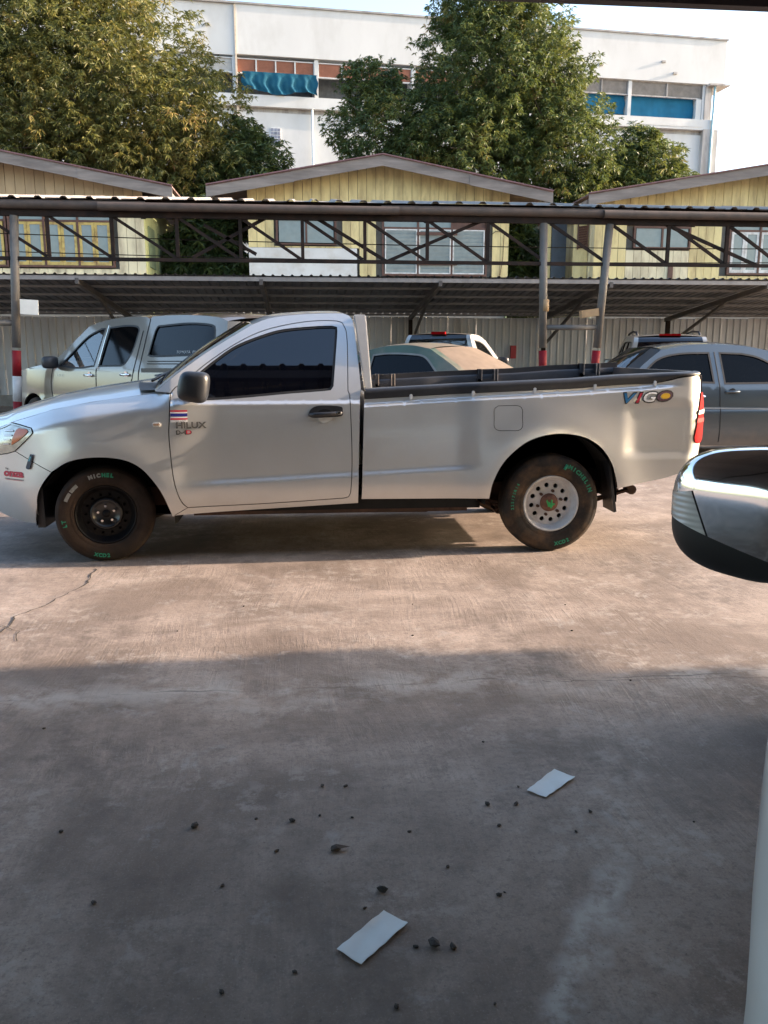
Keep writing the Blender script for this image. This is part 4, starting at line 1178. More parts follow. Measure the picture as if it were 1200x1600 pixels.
# --- silver SUV seen from behind
M_SUV = paint('beige_silver_paint', (.46, .44, .40), .5, .34)
insD = make_ins(.88, 1.02, .26, .05, (1.1, .2), (.35, .07), 4.5)
SD = dict(L=4.5, hw=.88, ins=insD, paint=M_SUV, zb=.34, wheels=(.88, 3.55), arch_r=.42, wr=.35, cabin=(1.6, 3.4, 1.0), seats=(2.1, 2.95),
  top=[('front_bumper', [(.06, .34), (.0, .5), (.05, .85)], None, .1, 0), ('hood', [(.05, .85), (.5, .98), (1.3, 1.08)], None, .04, .06), ('windscreen', [(1.3, 1.08), (1.7, 1.36), (2.05, 1.58)], M_MIDGLASS, .1, .03),
       ('roof', [(2.05, 1.58), (2.5, 1.68), (3.2, 1.70), (4.0, 1.68), (4.22, 1.65)], None, .0, .035), ('rear_glass', [(4.22, 1.65), (4.32, 1.58), (4.40, 1.30), (4.44, 1.12)], M_DGLASS, -.06, 0), ('tailgate', [(4.44, 1.12), (4.5, .8), (4.5, .6), (4.45, .36)], None, -.05, 0)],
  windows=[dict(o=[[(1.75, 1.10), (2.0, 1.30), (2.3, 1.50), (2.5, 1.56)], [(2.5, 1.56), (2.54, 1.08)], [(2.54, 1.08), (1.75, 1.08)]], m=M_MIDGLASS), dict(o=[[(2.62, 1.57), (3.3, 1.58)], [(3.3, 1.58), (3.3, 1.08)], [(3.3, 1.08), (2.62, 1.08)], [(2.62, 1.08), (2.62, 1.57)]], m=M_MIDGLASS),
           dict(o=[[(3.42, 1.58), (4.0, 1.56), (4.16, 1.50)], [(4.16, 1.50), (4.24, 1.16)], [(4.24, 1.16), (3.42, 1.10)], [(3.42, 1.10), (3.42, 1.58)]], m=M_DGLASS)],
  handles=[(2.42, .98), (3.2, .98)], mirror=(1.75, 1.12), mirror_m=M_SUV,
  patches=[('tail_light', [[(4.3, 1.20), (4.42, 1.20)], [(4.42, 1.20), (4.46, .85)], [(4.46, .85), (4.3, .85)], [(4.3, .85), (4.3, 1.20)]], M_RED, .008)])
cd_, i2D = car('suv_car', 'beige silver SUV with roof rails, parked by the corrugated fence', 'car', (7.75, 17.9, .06), R(-106), SD)
MB().box(4.18 - 2.25, 4.26 - 2.25, -.2, .2, 1.675, 1.715).build('brake_lamp', M_RED, cd_)
for s_ in (-1, 1):
    MB().tube([(2.3 - 2.25, s_ * .60, 1.66), (2.45 - 2.25, s_ * .60, 1.75), (3.2 - 2.25, s_ * .60, 1.78), (3.9 - 2.25, s_ * .60, 1.75), (4.1 - 2.25, s_ * .60, 1.66)], .022, 8).build('roof_rail', M_BLACKPL, cd_, True)

# --- blue-grey sedan facing right
M_GREYB = paint('blue_grey_paint', (.075, .092, .104), .6, .30, dust_amt=.06)
insE = make_ins(.86, 1.00, .46, .05, (1.1, .22), (.8, .15), 4.5, (.72, .022))
SE = dict(L=4.5, glass_frac=.66, hw=.86, ins=insE, paint=M_GREYB, zb=.26, wheels=(.88, 3.5), arch_r=.37, wr=.31, cabin=(1.55, 3.3, 1.0), seats=(2.1, 2.95),
  top=[('front_bumper', [(.06, .26), (.0, .45), (.05, .70)], None, .12, 0), ('hood', [(.05, .70), (.4, .84), (1.2, 1.0)], None, .05, .05), ('windscreen', [(1.2, 1.0), (1.6, 1.26), (1.95, 1.44)], M_MIDGLASS, .10, .03),
       ('roof', [(1.95, 1.44), (2.3, 1.50), (2.85, 1.515), (3.34, 1.45)], None, .02, .035), ('rear_glass', [(3.34, 1.45), (3.58, 1.28), (3.82, 1.08)], M_MIDGLASS, -.1, .03), ('trunk', [(3.82, 1.08), (4.2, 1.07), (4.36, 1.04)], None, -.04, .03), ('rear_end', [(4.36, 1.04), (4.47, .85), (4.5, .5), (4.44, .28)], None, -.08, 0)],
  windows=[dict(o=[[(1.60, 1.04), (1.82, 1.22), (2.08, 1.36), (2.30, 1.41)], [(2.30, 1.41), (2.60, 1.42)], [(2.60, 1.42), (2.58, 1.02)], [(2.58, 1.02), (1.60, 1.03)]], m=M_DIMGLASS),
           dict(o=[[(2.72, 1.42), (3.1, 1.41), (3.38, 1.35), (3.56, 1.22), (3.68, 1.10)], [(3.68, 1.10), (3.64, 1.06), (2.70, 1.03)], [(2.70, 1.03), (2.72, 1.42)]], m=M_DIMGLASS)],
  seams=[[(2.66, 1.42), (2.64, .9), (2.62, .3)], [(1.45, 1.0), (1.48, .6), (1.55, .3)], [(3.5, 1.1), (3.3, .8), (3.15, .6)]],
  strips=[([(.9, .70), (3.6, .74)], .02, mat('side_moulding', (.25, .27, .28), .3, coat=.5), 'side_moulding')],
  handles=[(2.48, .93), (3.35, .95)], handle_m=M_GREYB, dark_bowl=True, mirror=(1.66, 1.02), mirror_m=mat('pale_mirror_cap', (.40, .47, .49), .3, coat=1.))
car('sedan_car', 'blue grey sedan with blacked-out windows beside the tail of the silver pickup', 'car', (5.58, 10.75, .0), R(179), SE)

# ================================================================ carports and fence
M_STEEL = mat('dark_brown_steel', (.013, .009, .008), .8, var=.3, scale=8, dirt=(.045, .022, .016), dirt_amt=.6, dirt_scale=5, bump=.1, bscale=60, spec=.2)
M_PIPE = mat('rusty_grey_pipe', (.058, .043, .036), .75, var=.3, scale=6, dirt=(.07, .04, .03), dirt_amt=.7, dirt_scale=3)
M_POST = mat('weathered_post', (.10, .092, .085), .6, var=.2, scale=7, dirt=(.13, .10, .08), dirt_amt=.6, dirt_scale=4)
M_ZINC = mat('zinc_sheet', (.22, .205, .19), .65, metal=.1, var=.18, scale=2.5, dirt=(.22, .16, .12), dirt_amt=.5, dirt_scale=1.5, rnd=.12)
M_ZINCDARK = mat('old_zinc_underside', (.17, .17, .175), .5, metal=.4, var=.2, scale=2.5, dirt=(.09, .07, .06), dirt_amt=.5, dirt_scale=1.5, rnd=.10)
M_FENCE = mat('fence_sheet', (.56, .57, .59), .5, metal=.2, var=.12, scale=1.8, dirt=(.30, .26, .22), dirt_amt=.45, dirt_scale=1.3, rnd=.10, stretch=(1, 1, .3))
M_BANDR = mat('band_red', (.19, .005, .010), .6, var=.15, scale=9, dirt=(.10, .05, .04), dirt_amt=.3, spec=.2)
M_BANDW = mat('band_white', (.55, .54, .52), .55, var=.12, scale=9, dirt=(.25, .22, .2), dirt_amt=.5)

def sheet_mesh(name, width, length, pitch, depth, seg_len=1.2):
    """ribbed metal sheet: runs along local y, ribs across x, 12 mm trapezoids"""
    prof = []
    n = int(round(width / pitch))
    for k in range(n):
        x = k * pitch
        prof += [(x, 0), (x + pitch * .62, 0), (x + pitch * .72, depth), (x + pitch * .88, depth), (x + pitch * .98, 0)]
    prof.append((n * pitch + .02, 0))
    v = []; f = []; m = len(prof)
    ny = max(1, int(length / seg_len))
    for j in range(ny + 1):
        for (x, z) in prof:
            v.append((x, length * j / ny, z))
    for j in range(ny):
        for i in range(m - 1):
            f.append((j * m + i, j * m + i + 1, (j + 1) * m + i + 1, (j + 1) * m + i))
    me = bpy.data.meshes.new(name); me.from_pydata(v, [], f); me.update()
    return me
def place(me, name, parent, loc, rot=(0, 0, 0), m=None, scale=None):
    o = bpy.data.objects.new(name, me)
    link(o, parent)
    o.location = loc; o.rotation_euler = rot
    if scale:
        o.scale = scale
    if m is not None and not me.materials:
        me.materials.append(m)
    return o

# --- front carport: eave, pipe gutter and truss on posts, 12.2 m away
k = 12.2 / 11
cp1 = thing('carport', 'brown steel truss carport on red and white banded posts, ribbed roof edge towards the yard', 'carport', (0, 12.2, .06))
def C1(x, z):      # 11 m plane to this one
    return (x * k, (z - 1.42) * k + 1.42 - .06)
top_z = C1(0, 3.325)[1]
me = sheet_mesh('roof_sheet', 1.02, 2.4, .34, .034)
for i in range(-8, 14):
    place(me, 'roof_sheet', cp1, (i * 1.02 - .1, -.12, top_z - .06 + random.uniform(-.008, .008)), (R(10.0), 0, random.uniform(-.004, .004)), M_ZINC)
zp = C1(0, 3.19)[1]
for (a, b, dz) in ((-9, -1.944, .012), (-2.5, 1.221, -.012), (1.0, 4.305, .010), (3.9, 9.5, -.010)):
    mb = MB(); r = .062 if dz > 0 else .056
    mb.tube([(a * k, -.10 + dz * 3, zp + dz), (b * k, -.10 + dz * 3, zp + dz)], r, 14, cap=False)
    mb.tube([(b * k - .02, -.10 + dz * 3, zp + dz), (b * k, -.10 + dz * 3, zp + dz)], [r * .86, r * .86], 14, cap=True)
    mb.build('gutter_pipe', M_PIPE, cp1, True)
zt, zbm = C1(0, 3.10)[1], C1(0, 2.565)[1]
MB().box(-9, 10.4, -.035, .035, zt - .035, zt + .055).build('top_chord', M_STEEL, cp1)
MB().box(-9, 10.4, -.03, .03, zbm - .024, zbm + .024).build('bottom_chord', M_STEEL, cp1)
MB().box(-9, 10.4, .03, .10, top_z - .09, top_z - .03).build('purlin', M_STEEL, cp1)
vx = [-4.75, -3.95, -3.157, -2.378, -1.579, -.79, -.007, .793, 1.604, 2.40, 4.844, 5.659, 6.45, 7.25]
for x in vx:
    MB().box(x * k - .024, x * k + .024, -.02, .02, zbm + .03, zt - .035).build('truss_post', M_STEEL, cp1)
allx = sorted(vx + [3.2, 4.03])
for a, b in zip(allx[:-1], allx[1:]):
    MB().bar((a * k + .03, .005, zt - .03), (b * k - .03, .005, zbm + .03), .03, .042).build('diagonal', M_STEEL, cp1)
for (p, q) in (((-1.405, 2.60), (-.425, 3.12)), ((.18, 3.10), (1.081, 2.577)), ((1.081, 2.577), (2.374, 3.12)), ((4.791, 3.10), (6.132, 2.577)), ((-1.25, 3.0), (-.6, 2.65))):
    a, b = C1(*p), C1(*q)
    MB().bar((a[0], .06, a[1]), (b[0], .06, b[1]), .035, .046).build('knee_brace', M_STEEL, cp1)
for i, x in enumerate((-6.0, -2.0, 1.6, 5.2, 8.6)):
    MB().bar((x * k, .05, zt), (x * k, 2.2, top_z + .27), .06, .09).build('roof_arm', M_STEEL, cp1)
def post(xt, xb, dy, bands, r=.055, extra=None):
    h = zt - .03
    def at(z):
        t = z / h
        return (xb + (xt - xb) * t, dy, z)
    p = MB().tube([at(1.42 + .0), at(h)], r, 14).build('post', M_POST, cp1, True)
    z = 1.38
    i = 0
    while z > .02:
        z2 = max(0, z - .355)
        if bands == 'all' or i == 0:
            m = M_BANDR if i % 2 == 0 else M_BANDW
        else:
            m = M_BANDW if i % 2 else M_BANDR
        MB().tube([at(z2), at(z)], r + .002, 14).build('painted_band', m, p, True)
        z = z2; i += 1
    return p
xl = C1(-3.60, 0)[0]
post(C1(-3.545, 0)[0], C1(-3.73, 0)[0], -.0, 'all', .058)
p850 = post(C1(3.14, 0)[0], C1(3.225, 0)[0], 0, 'one', .058)
p950 = post(C1(4.03, 0)[0], C1(3.86, 0)[0], 0, 'one', .060)
MB().tube([(C1(3.2, 0)[0], 0, 1.72), (C1(3.95, 0)[0], 0, 1.72)], .04, 10).build('cross_pipe', M_POST, cp1, True)
MB().tube([(C1(-6.2, 0)[0], 0, 1.78), (C1(-3.66, 0)[0], 0, 1.76)], .04, 10).build('cross_pipe', M_POST, cp1, True)
MB().tube([(C1(3.19, 0)[0], 0, 1.95), (C1(3.19, 0)[0], 0, 2.12)], .066, 12).build('tape_band', mat('brown_tape', (.26, .17, .09), .7), cp1, True)
# white paper board on the left post, cardboard by the right one
o = MB().box(-.12, .12, -.008, .008, -.10, .10).build('notice_board', mat('paper_white', (.62, .60, .55), .8, var=.1))
tag(o, 'blank white paper board tied to the banded post beside the champagne pickup', 'board')
o.location = (C1(-3.43, 0)[0], 12.2 - .07, C1(0, 2.0)[1] + .03); o.rotation_euler = (0, R(3), R(4))
o = MB().box(-.13, .13, -.06, .06, -.055, .055).build('cardboard_box', mat('cardboard', (.33, .21, .11), .85, var=.15, scale=12))
tag(o, 'small flattened cardboard box fixed to the leaning post', 'box')
o.location = (C1(3.80, 0)[0], 12.2 - .02, C1(0, 1.93)[1] + .06); o.rotation_euler = (0, R(-8), 0)

# --- cables
M_CABLE = mat('black_cable', (.02, .02, .02), .7)
for (z0, z1, y, lb) in ((3.05, 2.86, 13.6, 'upper thin black cable strung behind the carport truss'), (2.80, 2.68, 13.6, 'lower thin black cable strung behind the carport truss')):
    pts = []
    for i in range(25):
        t = i / 24; x = -11 + 24 * t
        pts.append((x, y, 1.42 + (z0 + (z1 - z0) * t - 1.42) * 1.136 - .18 * math.sin(math.pi * t) + .12))
    tag(MB().tube(pts, .008, 6).build('cable', M_CABLE, None, True), lb, 'cable', 'cables behind the truss')

# --- rear lean-to carport against the fence
cp2 = thing('carport', 'long grey lean-to carport roof sloping down to the corrugated fence', 'carport', (0, 17, .06))
z_f, z_b = 2.85 - .06, 2.36 - .06
sl = math.atan2(z_b - z_f, 5.0)
me2 = sheet_mesh('roof_sheet', .76, 5.15, .19, .028)
for i in range(-18, 26):
    place(me2, 'roof_sheet', cp2, (i * .76, -.05, z_f + .055 + random.uniform(-.006, .006)), (sl, 0, 0), M_ZINCDARK)
MB().box(-13.6, 19.5, -.02, .03, z_f - .05, z_f + .03).build('front_beam', mat('pale_beam', (.30, .29, .28), .6, var=.2), cp2)
for j, t in enumerate((.20, .40, .60, .80, .97)):
    MB().box(-13.6, 19.5, 5 * t - .025, 5 * t + .025, z_f + (z_b - z_f) * t - .025, z_f + (z_b - z_f) * t + .02).build('purlin', mat('grey_purlin', (.22, .215, .21), .6, var=.2), cp2)
for x in (-11.5, -7.95, -4.393, -.843, 2.753, 6.323, 9.727, 13.2, 16.8):
    MB().bar((x, -.03, z_f - .07), (x, 4.95, z_b - .09), .07, .11).build('rafter', M_POST, cp2)
    MB().bar((x, 1.6, z_f - .25), (x, 4.7, z_b - .75), .05, .06).build('brace', M_POST, cp2)
    MB().box(x - .05, x + .05, 4.72, 4.82, 0, z_b - .12).build('rear_post', M_STEEL, cp2)
# --- fence
fence = thing('sheet_fence', 'tall grey corrugated metal fence on a low concrete footing', 'fence', (0, 22.05, .06))
me3 = sheet_mesh('fence_sheet', .76, 2.0, .19, .03)
for i in range(-24, 32):
    place(me3, 'fence_sheet', fence, (i * .76, random.uniform(-.012, .012), .26 + random.uniform(-.02, .02)), (R(90), 0, random.uniform(-.003, .003)), M_FENCE)
MB().box(-19, 25, -.14, .10, 0, .28).build('footing', mat('fence_footing', (.30, .29, .27), .85, var=.2, dirt=(.1, .09, .08)), fence)
for zr in (.7, 1.9):
    MB().box(-19, 25, .03, .08, zr, zr + .07).build('fence_rail', M_STEEL, fence)
# red fire box on the fence post
b = MB().box(-.07, .07, -.05, .05, 0, .34).build('red_box', mat('red_enamel', (.40, .03, .035), .45), None)
tag(b, 'narrow red metal box mounted on the fence near the leaning post', 'box'); b.location = (5.55, 21.95, 1.25)

# ================================================================ yellow timber houses
M_YEL = mat('yellow_board', (.66, .55, .27), .75, var=.10, scale=3, dirt=(.27, .19, .10), dirt_amt=.75, dirt_scale=3.2, stretch=(1, 1, .25), rnd=.07)
M_TAN = mat('tan_board', (.50, .37, .22), .78, var=.12, scale=3, dirt=(.30, .21, .13), dirt_amt=.5, dirt_scale=2.2, stretch=(1, 1, .25), rnd=.07)
M_PALEY = mat('pale_yellow_board', (.66, .59, .40), .78, var=.12, scale=3, dirt=(.25, .19, .13), dirt_amt=.8, dirt_scale=3.4, stretch=(1, 1, .25), rnd=.07)
M_GREENB = mat('pale_green_board', (.46, .50, .25), .75, var=.12, scale=3, dirt=(.25, .25, .14), dirt_amt=.5, dirt_scale=2.2, stretch=(1, 1, .25), rnd=.06)
M_BARGE = mat('weathered_barge', (.21, .185, .17), .85, var=.25, scale=4, dirt=(.10, .085, .08), dirt_amt=.7, dirt_scale=1.8, stretch=(.3, 1, 2))
M_FRAME = mat('brown_frame', (.10, .048, .034), .65, var=.25, scale=7)
M_YFRAME = mat('peeling_yellow_frame', (.50, .38, .12), .75, var=.15, scale=6, dirt=(.17, .08, .045), dirt_amt=.9, dirt_scale=4)
M_WFRAME = mat('peeling_white_frame', (.62, .62, .60), .7, var=.08, scale=6, dirt=(.22, .17, .13), dirt_amt=.7, dirt_scale=5)
M_PANE = mat('frosted_pane', (.16, .20, .205), .12, var=.10, scale=5, dirt=(.22, .22, .20), dirt_amt=.35, coat=.6)
M_LOUV = mat('louver_glass', (.30, .36, .37), .22, var=.12, scale=5, dirt=(.26, .28, .27), dirt_amt=.4, coat=.5)
M_ROOFTILE = mat('old_roof_sheet', (.16, .10, .09), .85, var=.3, scale=5, dirt=(.08, .07, .065), dirt_amt=.6)
M_WHITEPANEL = mat('white_plaster_panel', (.60, .60, .58), .8, var=.07, scale=2, dirt=(.36, .30, .22), dirt_amt=.5, dirt_scale=1.5)
GAP = .012
def board(parent, x0, x1, zb0, zt0, zt1, m, y=0., d=.022):
    """one upright board with a sloping top end"""
    x1 -= GAP; y += random.uniform(-.004, .004)
    v = [(x0, y - d, zb0), (x1, y - d, zb0), (x1, y, zb0), (x0, y, zb0), (x0, y - d, zt0), (x1, y - d, zt1), (x1, y, zt1), (x0, y, zt0)]
    return mk('board', v, [(0, 3, 2, 1), (4, 5, 6, 7), (0, 1, 5, 4), (1, 2, 6, 5), (2, 3, 7, 6), (3, 0, 4, 7)], m, parent)
def wall_boards(parent, x0, x1, z0, z1, m, holes=(), w=.26):
    n = int(round((x1 - x0) / w)); w = (x1 - x0) / n
    for i in range(n):
        a, b = x0 + i * w, x0 + (i + 1) * w
        segs = [(z0, z1)]
        for (hx0, hx1, hz0, hz1) in holes:
            if b > hx0 + .05 and a < hx1 - .05:
                ns = []
                for (s0, s1) in segs:
                    if hz0 > s0 + .03:
                        ns.append((s0, min(hz0, s1)))
                    if hz1 < s1 - .03:
                        ns.append((max(hz1, s0), s1))
                segs = ns
        for (s0, s1) in segs:
            board(parent, a, b, s0, s1, s1, m if not callable(m) else m((a + b) / 2, (s0 + s1) / 2))
def window_unit(parent, name, x0, x1, z0, z1, cols, frame_m, pane_m, louver=0, transom=0., fw=.06, sash=None, sash_m=None, y=-.03):
    """framed window: jambs, mullions and panes or louver blades in depth"""
    f = MB()
    for (a, b, c, d) in ((x0, x1, z0, z0 + fw), (x0, x1, z1 - fw, z1), (x0, x0 + fw, z0 + fw, z1 - fw), (x1 - fw, x1, z0 + fw, z1 - fw)):
        f.box(a, b, y - .04, y + .05, c, d)
    zt_ = z1 - fw
    if transom:
        zt_ = z1 - transom
        f.box(x0 + fw, x1 - fw, y - .03, y + .05, zt_ - fw / 2, zt_ + fw / 2)
    w = (x1 - x0 - 2 * fw) / cols
    for i in range(1, cols):
        xx = x0 + fw + i * w
        f.box(xx - fw / 2, xx + fw / 2, y - .035, y + .05, z0 + fw, z1 - fw)
    win = f.build(name, frame_m, parent)
    for i in range(cols):
        a = x0 + fw + i * w + fw / 2; b = a + w - fw
        z0_, z1_ = z0 + fw, (zt_ - fw / 2 if transom else z1 - fw)
        if transom:
            MB().box(a - .02, b + .02, y + .01, y + .02, zt_ + fw / 2, z1 - fw).build('transom_pane', M_PANE if not (i == cols - 1 and louver) else M_FRAME, win)
        if sash:
            s_ = MB()
            half = (b - a) / 2 if sash == 2 else (b - a)
            for h in range(2 if sash == 2 else 1):
                p, q = a + h * half, a + (h + 1) * half - .01
                sw = .075
                for (aa, bb, cc, dd) in ((p, p + sw, z0_, z1_), (q - sw, q, z0_, z1_), (p + sw, q - sw, z0_, z0_ + sw * 1.3), (p + sw, q - sw, z1_ - sw, z1_)):
                    s_.box(aa, bb, y - .02, y + .02, cc, dd)
                MB().box(p + sw, q - sw, y - .004, y + .004, z0_ + sw, z1_ - sw).build('pane', pane_m, win)
            s_.build('sash', sash_m or frame_m, win)
        elif louver:
            fr = MB(); t = .035
            for (aa, bb, cc, dd) in ((a, a + t, z0_, z1_), (b - t, b, z0_, z1_), (a + t, b - t, z0_, z0_ + t), (a + t, b - t, z1_ - t, z1_)):
                fr.box(aa, bb, y - .045, y - .01, cc, dd)
            fr.build('louver_frame', sash_m or M_WFRAME, win)
            hz = (z1_ - z0_ - 2 * t) / louver
            for j in range(louver):
                zc = z0_ + t + (j + .5) * hz
                MB().bar((a + t, y - .02, zc), (b - t, y - .02, zc), .006, hz * 1.04, up=(0, -.45, 1)).build('louver_blade', pane_m, win)
        else:
            MB().box(a, b, y, y + .008, z0_, z1_).build('pane', pane_m, win)
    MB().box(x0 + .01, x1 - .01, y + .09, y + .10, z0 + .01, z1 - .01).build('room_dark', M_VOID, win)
    return win
def house(label, cx, half, eave, apex_z, eave_z, wall_top, gable_m, depth=9.):
    h = thing('timber_house', label, 'house', (cx, 26, .06), 0, 'timber houses behind the fence')
    # two roof slopes of sheets, barge boards on the gable
    sl_ = math.atan2(apex_z - eave_z, eave)
    ln = math.hypot(eave, apex_z - eave_z)
    for s_ in (-1, 1):
        rf = MB()
        n = 14; ys = np.linspace(-.75, depth + .4, n)
        th = .04
        a = (0, apex_z); b = (s_ * eave, eave_z)
        rf.add([(a[0], -.78, a[1]), (b[0], -.78, b[1]), (b[0], depth, b[1]), (a[0], depth, a[1]), (a[0], -.78, a[1] + th), (b[0], -.78, b[1] + th), (b[0], depth, b[1] + th), (a[0], depth, a[1] + th)],
               [(0, 1, 2, 3), (7, 6, 5, 4), (0, 4, 5, 1), (1, 5, 6, 2), (2, 6, 7, 3), (3, 7, 4, 0)])
        r_ = rf.build('roof_slope', M_ROOFTILE, h)
        # barge boards: two lengths each side, slightly out of line
        for (t0, t1, dz) in ((0.0, .52, 0.), (.505, 1.0, -.02)):
            p = (s_ * eave * t0, apex_z + (eave_z - apex_z) * t0 + dz); q = (s_ * eave * t1, apex_z + (eave_z - apex_z) * t1 + dz)
            yf = -.80 if t0 == 0 else -.812
            MB().add([(p[0], yf, p[1] - .27), (q[0], yf, q[1] - .27), (q[0], yf, q[1] + .02), (p[0], yf, p[1] + .02), (p[0], yf + .035, p[1] - .27), (q[0], yf + .035, q[1] - .27), (q[0], yf + .035, q[1] + .02), (p[0], yf + .035, p[1] + .02)],
                     [(0, 1, 2, 3), (7, 6, 5, 4), (0, 4, 5, 1), (1, 5, 6, 2), (2, 6, 7, 3), (3, 7, 4, 0)]).build('barge_board', M_BARGE, h)
        # edge capping of the sheets
        MB().bar((0, -.83, apex_z + .05), (s_ * eave, -.83, eave_z + .05), .06, .03).build('roof_edge', mat('reddish_flashing', (.17, .085, .09), .55, var=.2), h)
        MB().bar((s_ * eave * .98, -.4, eave_z - .14), (s_ * eave * .98, depth, eave_z - .14), .05, .16).build('eave_board', M_BARGE, h)
    # gable boards
    w = .27; n = int(2 * half / w); w = 2 * half / n
    for i in range(n):
        a, b = -half + i * w, -half + (i + 1) * w
        za = apex_z - .06 + (eave_z - apex_z) * abs(a) / eave; zb_ = apex_z - .06 + (eave_z - apex_z) * abs(b) / eave
        board(h, a, b, wall_top + .02, max(wall_top + .06, za), max(wall_top + .06, zb_), gable_m, y=-.02)
    MB().box(-half, half, -.06, .0, wall_top - .04, wall_top + .018).build('gable_rail', M_BARGE, h)
    # side and back walls
    for s_ in (-1, 1):
        n = int(depth / .3)
        for i in range(n):
            y0 = i * depth / n
            z_t = wall_top + .2
            MB().box(min(s_ * half, s_ * (half - .025)), max(s_ * half, s_ * (half - .025)), y0, y0 + depth / n - .012, 0, z_t).build('side_board', M_GREENB if s_ > 0 else M_PALEY, h)
    MB().box(-half + .05, half - .05, .12, depth - .1, 0, wall_top).build('inner_wall', mat('dim_plaster', (.2, .18, .15), .9), h)
    return h
HZ = .06
# centre house
hc = house('yellow timber gable house with a wide three-bay louvered window', 2.35, 3.98, 5.10, 6.95, 6.02, 5.62, M_YEL)
wall_boards(hc, -3.98, 3.98, 3.0, 5.58, lambda x, z: M_YEL, holes=[(-3.2, -1.30, 4.50, 5.34), (.02, 3.32, 3.62, 5.5), (-3.98, -.70, 2.9, 4.46)])
MB().box(-3.98, -.72, -.03, .0, 2.9, 4.45).build('white_panel', M_WHITEPANEL, hc)
window_unit(hc, 'small_window', -3.16, -1.34, 4.54, 5.30, 2, M_FRAME, M_PANE)
window_unit(hc, 'louver_window', .04, 3.30, 3.66, 5.48, 3, M_FRAME, M_LOUV, louver=11, transom=.42, sash_m=M_WFRAME)
MB().box(-.7, 3.95, -.055, -.03, 3.42, 3.56).build('sill_board', M_YEL, hc)
MB().box(1.1, 2.35, -.13, -.10, 4.86, 4.95).build('window_bar', M_FRAME, hc)
MB().box(1.1, 2.35, -.13, -.10, 3.98, 4.07).build('window_bar', M_FRAME, hc)
mk('cable_run', *(lambda m: (m.v, m.f))(MB().tube([(3.42, -.045, 4.9), (3.55, -.045, 5.0), (3.82, -.045, 5.0), (3.80, -.045, 4.2), (3.72, -.045, 3.7)], .01, 5)), M_CABLE, hc)
# left house
hl_ = house('timber gable house with a tan gable and a row of peeling yellow casement windows', -8.95, 4.28, 5.25, 6.93, 5.98, 5.62, M_TAN)
wall_boards(hl_, -4.28, 4.28, 3.0, 5.58, lambda x, z: M_PALEY, holes=[(-.6, 3.40, 3.78, 5.56)])
window_unit(hl_, 'casement_window', .38, 3.38, 3.82, 5.55, 3, M_FRAME, M_PANE, transom=.42, sash=2, sash_m=M_YFRAME)
window_unit(hl_, 'casement_window', -.6, .34, 3.82, 5.55, 1, M_FRAME, M_PANE, transom=.42, sash=2, sash_m=M_YFRAME)
MB().box(-1, 4.1, -.10, -.03, 3.52, 3.66).build('sill_board', M_PALEY, hl_)
for (y0, y1) in ((.5, 1.5), (2.2, 3.4)):
    MB().box(4.285, 4.31, y0, y1, 3.9, 5.1).build('side_shutter', mat('green_shutter', (.20, .25, .15), .6, var=.2), hl_)
# right house
hr = house('pale yellow timber gable house with a low wide window and peeling white casements', 14.1, 5.05, 5.55, 6.90, 5.98, 5.62, M_YEL)
wall_boards(hr, -5.05, 5.05, 3.0, 5.58, lambda x, z: M_PALEY if z < 4.2 and x < -2 else M_YEL, holes=[(-3.84, -1.90, 4.50, 5.26), (-.70, 2.4, 3.74, 5.5)])
window_unit(hr, 'wide_window', -3.80, -1.94, 4.54, 5.22, 2, M_FRAME, M_PANE)
window_unit(hr, 'casement_window', -.68, 2.38, 3.78, 5.48, 3, M_FRAME, M_PANE, transom=.36, sash=2, sash_m=M_WFRAME)
MB().box(-5.0, -1.1, -.10, -.03, 3.44, 3.60).build('sill_board', mat('grey_sill', (.36, .34, .31), .8, var=.15), hr)
MB().box(-2.62, -2.46, -.06, -.03, 3.56, 4.1).build('wall_patch', M_FRAME, hr)
# projecting side bay with a brown shutter and dark door
bay = MB()
MB().box(-5.55, -5.08, .5, .53, 3.0, 5.55).build('side_wall', M_YEL, hr)
sh_ = MB()
for j in range(9):
    sh_.bar((-5.42, .46, 4.62 + j * .075), (-5.12, .44, 4.66 + j * .075), .012, .07, up=(0, -.5, 1))
sh_.box(-5.44, -5.40, .44, .48, 4.56, 5.34).box(-5.14, -5.10, .42, .46, 4.60, 5.36)
sh_.build('louver_shutter', M_FRAME, hr)
MB().box(-6.05, -5.56, 1.2, 1.24, 3.0, 5.5).build('door_panel', mat('dark_blue_door', (.05, .065, .085), .6, var=.2), hr)
MB().box(-6.35, -6.06, 1.25, 1.28, 3.0, 5.5).build('side_wall', M_YEL, hr)
MB().box(-6.35, -5.06, 1.3, 1.4, 3.0, 3.3).build('side_beam', M_FRAME, hr)

# ================================================================ white building behind
M_WALL = mat('white_render', (.56, .57, .565), .85, var=.05, scale=.6, dirt=(.38, .38, .36), dirt_amt=.45, dirt_scale=.7, stretch=(1, 1, .5))
M_STAIN = mat('stained_render', (.42, .40, .38), .88, var=.2, scale=1.2, dirt=(.14, .12, .11), dirt_amt=.8, dirt_scale=1.0, stretch=(2, 2, .35))
M_REDLOUV = mat('red_brown_louver', (.36, .16, .11), .7, var=.15, scale=3)
M_GREYLOUV = mat('grey_louver', (.26, .25, .24), .7, var=.2, scale=3)
M_TARP = mat('blue_tarp', (.008, .080, .135), .8, spec=.2, var=.2, scale=1.5, dirt=(.03, .12, .17), dirt_amt=.4, dirt_scale=3, bump=.3, bscale=3)
M_TARP2 = mat('bright_blue_tarp', (.012, .12, .22), .8, spec=.2, var=.15, scale=1.5, bump=.3, bscale=3)
bd = thing('office_block', 'long white rendered building with louvered openings and blue tarpaulins, above the trees', 'building', (0, 50, 0), R(5.3))
UL, UR = -26., 25.5
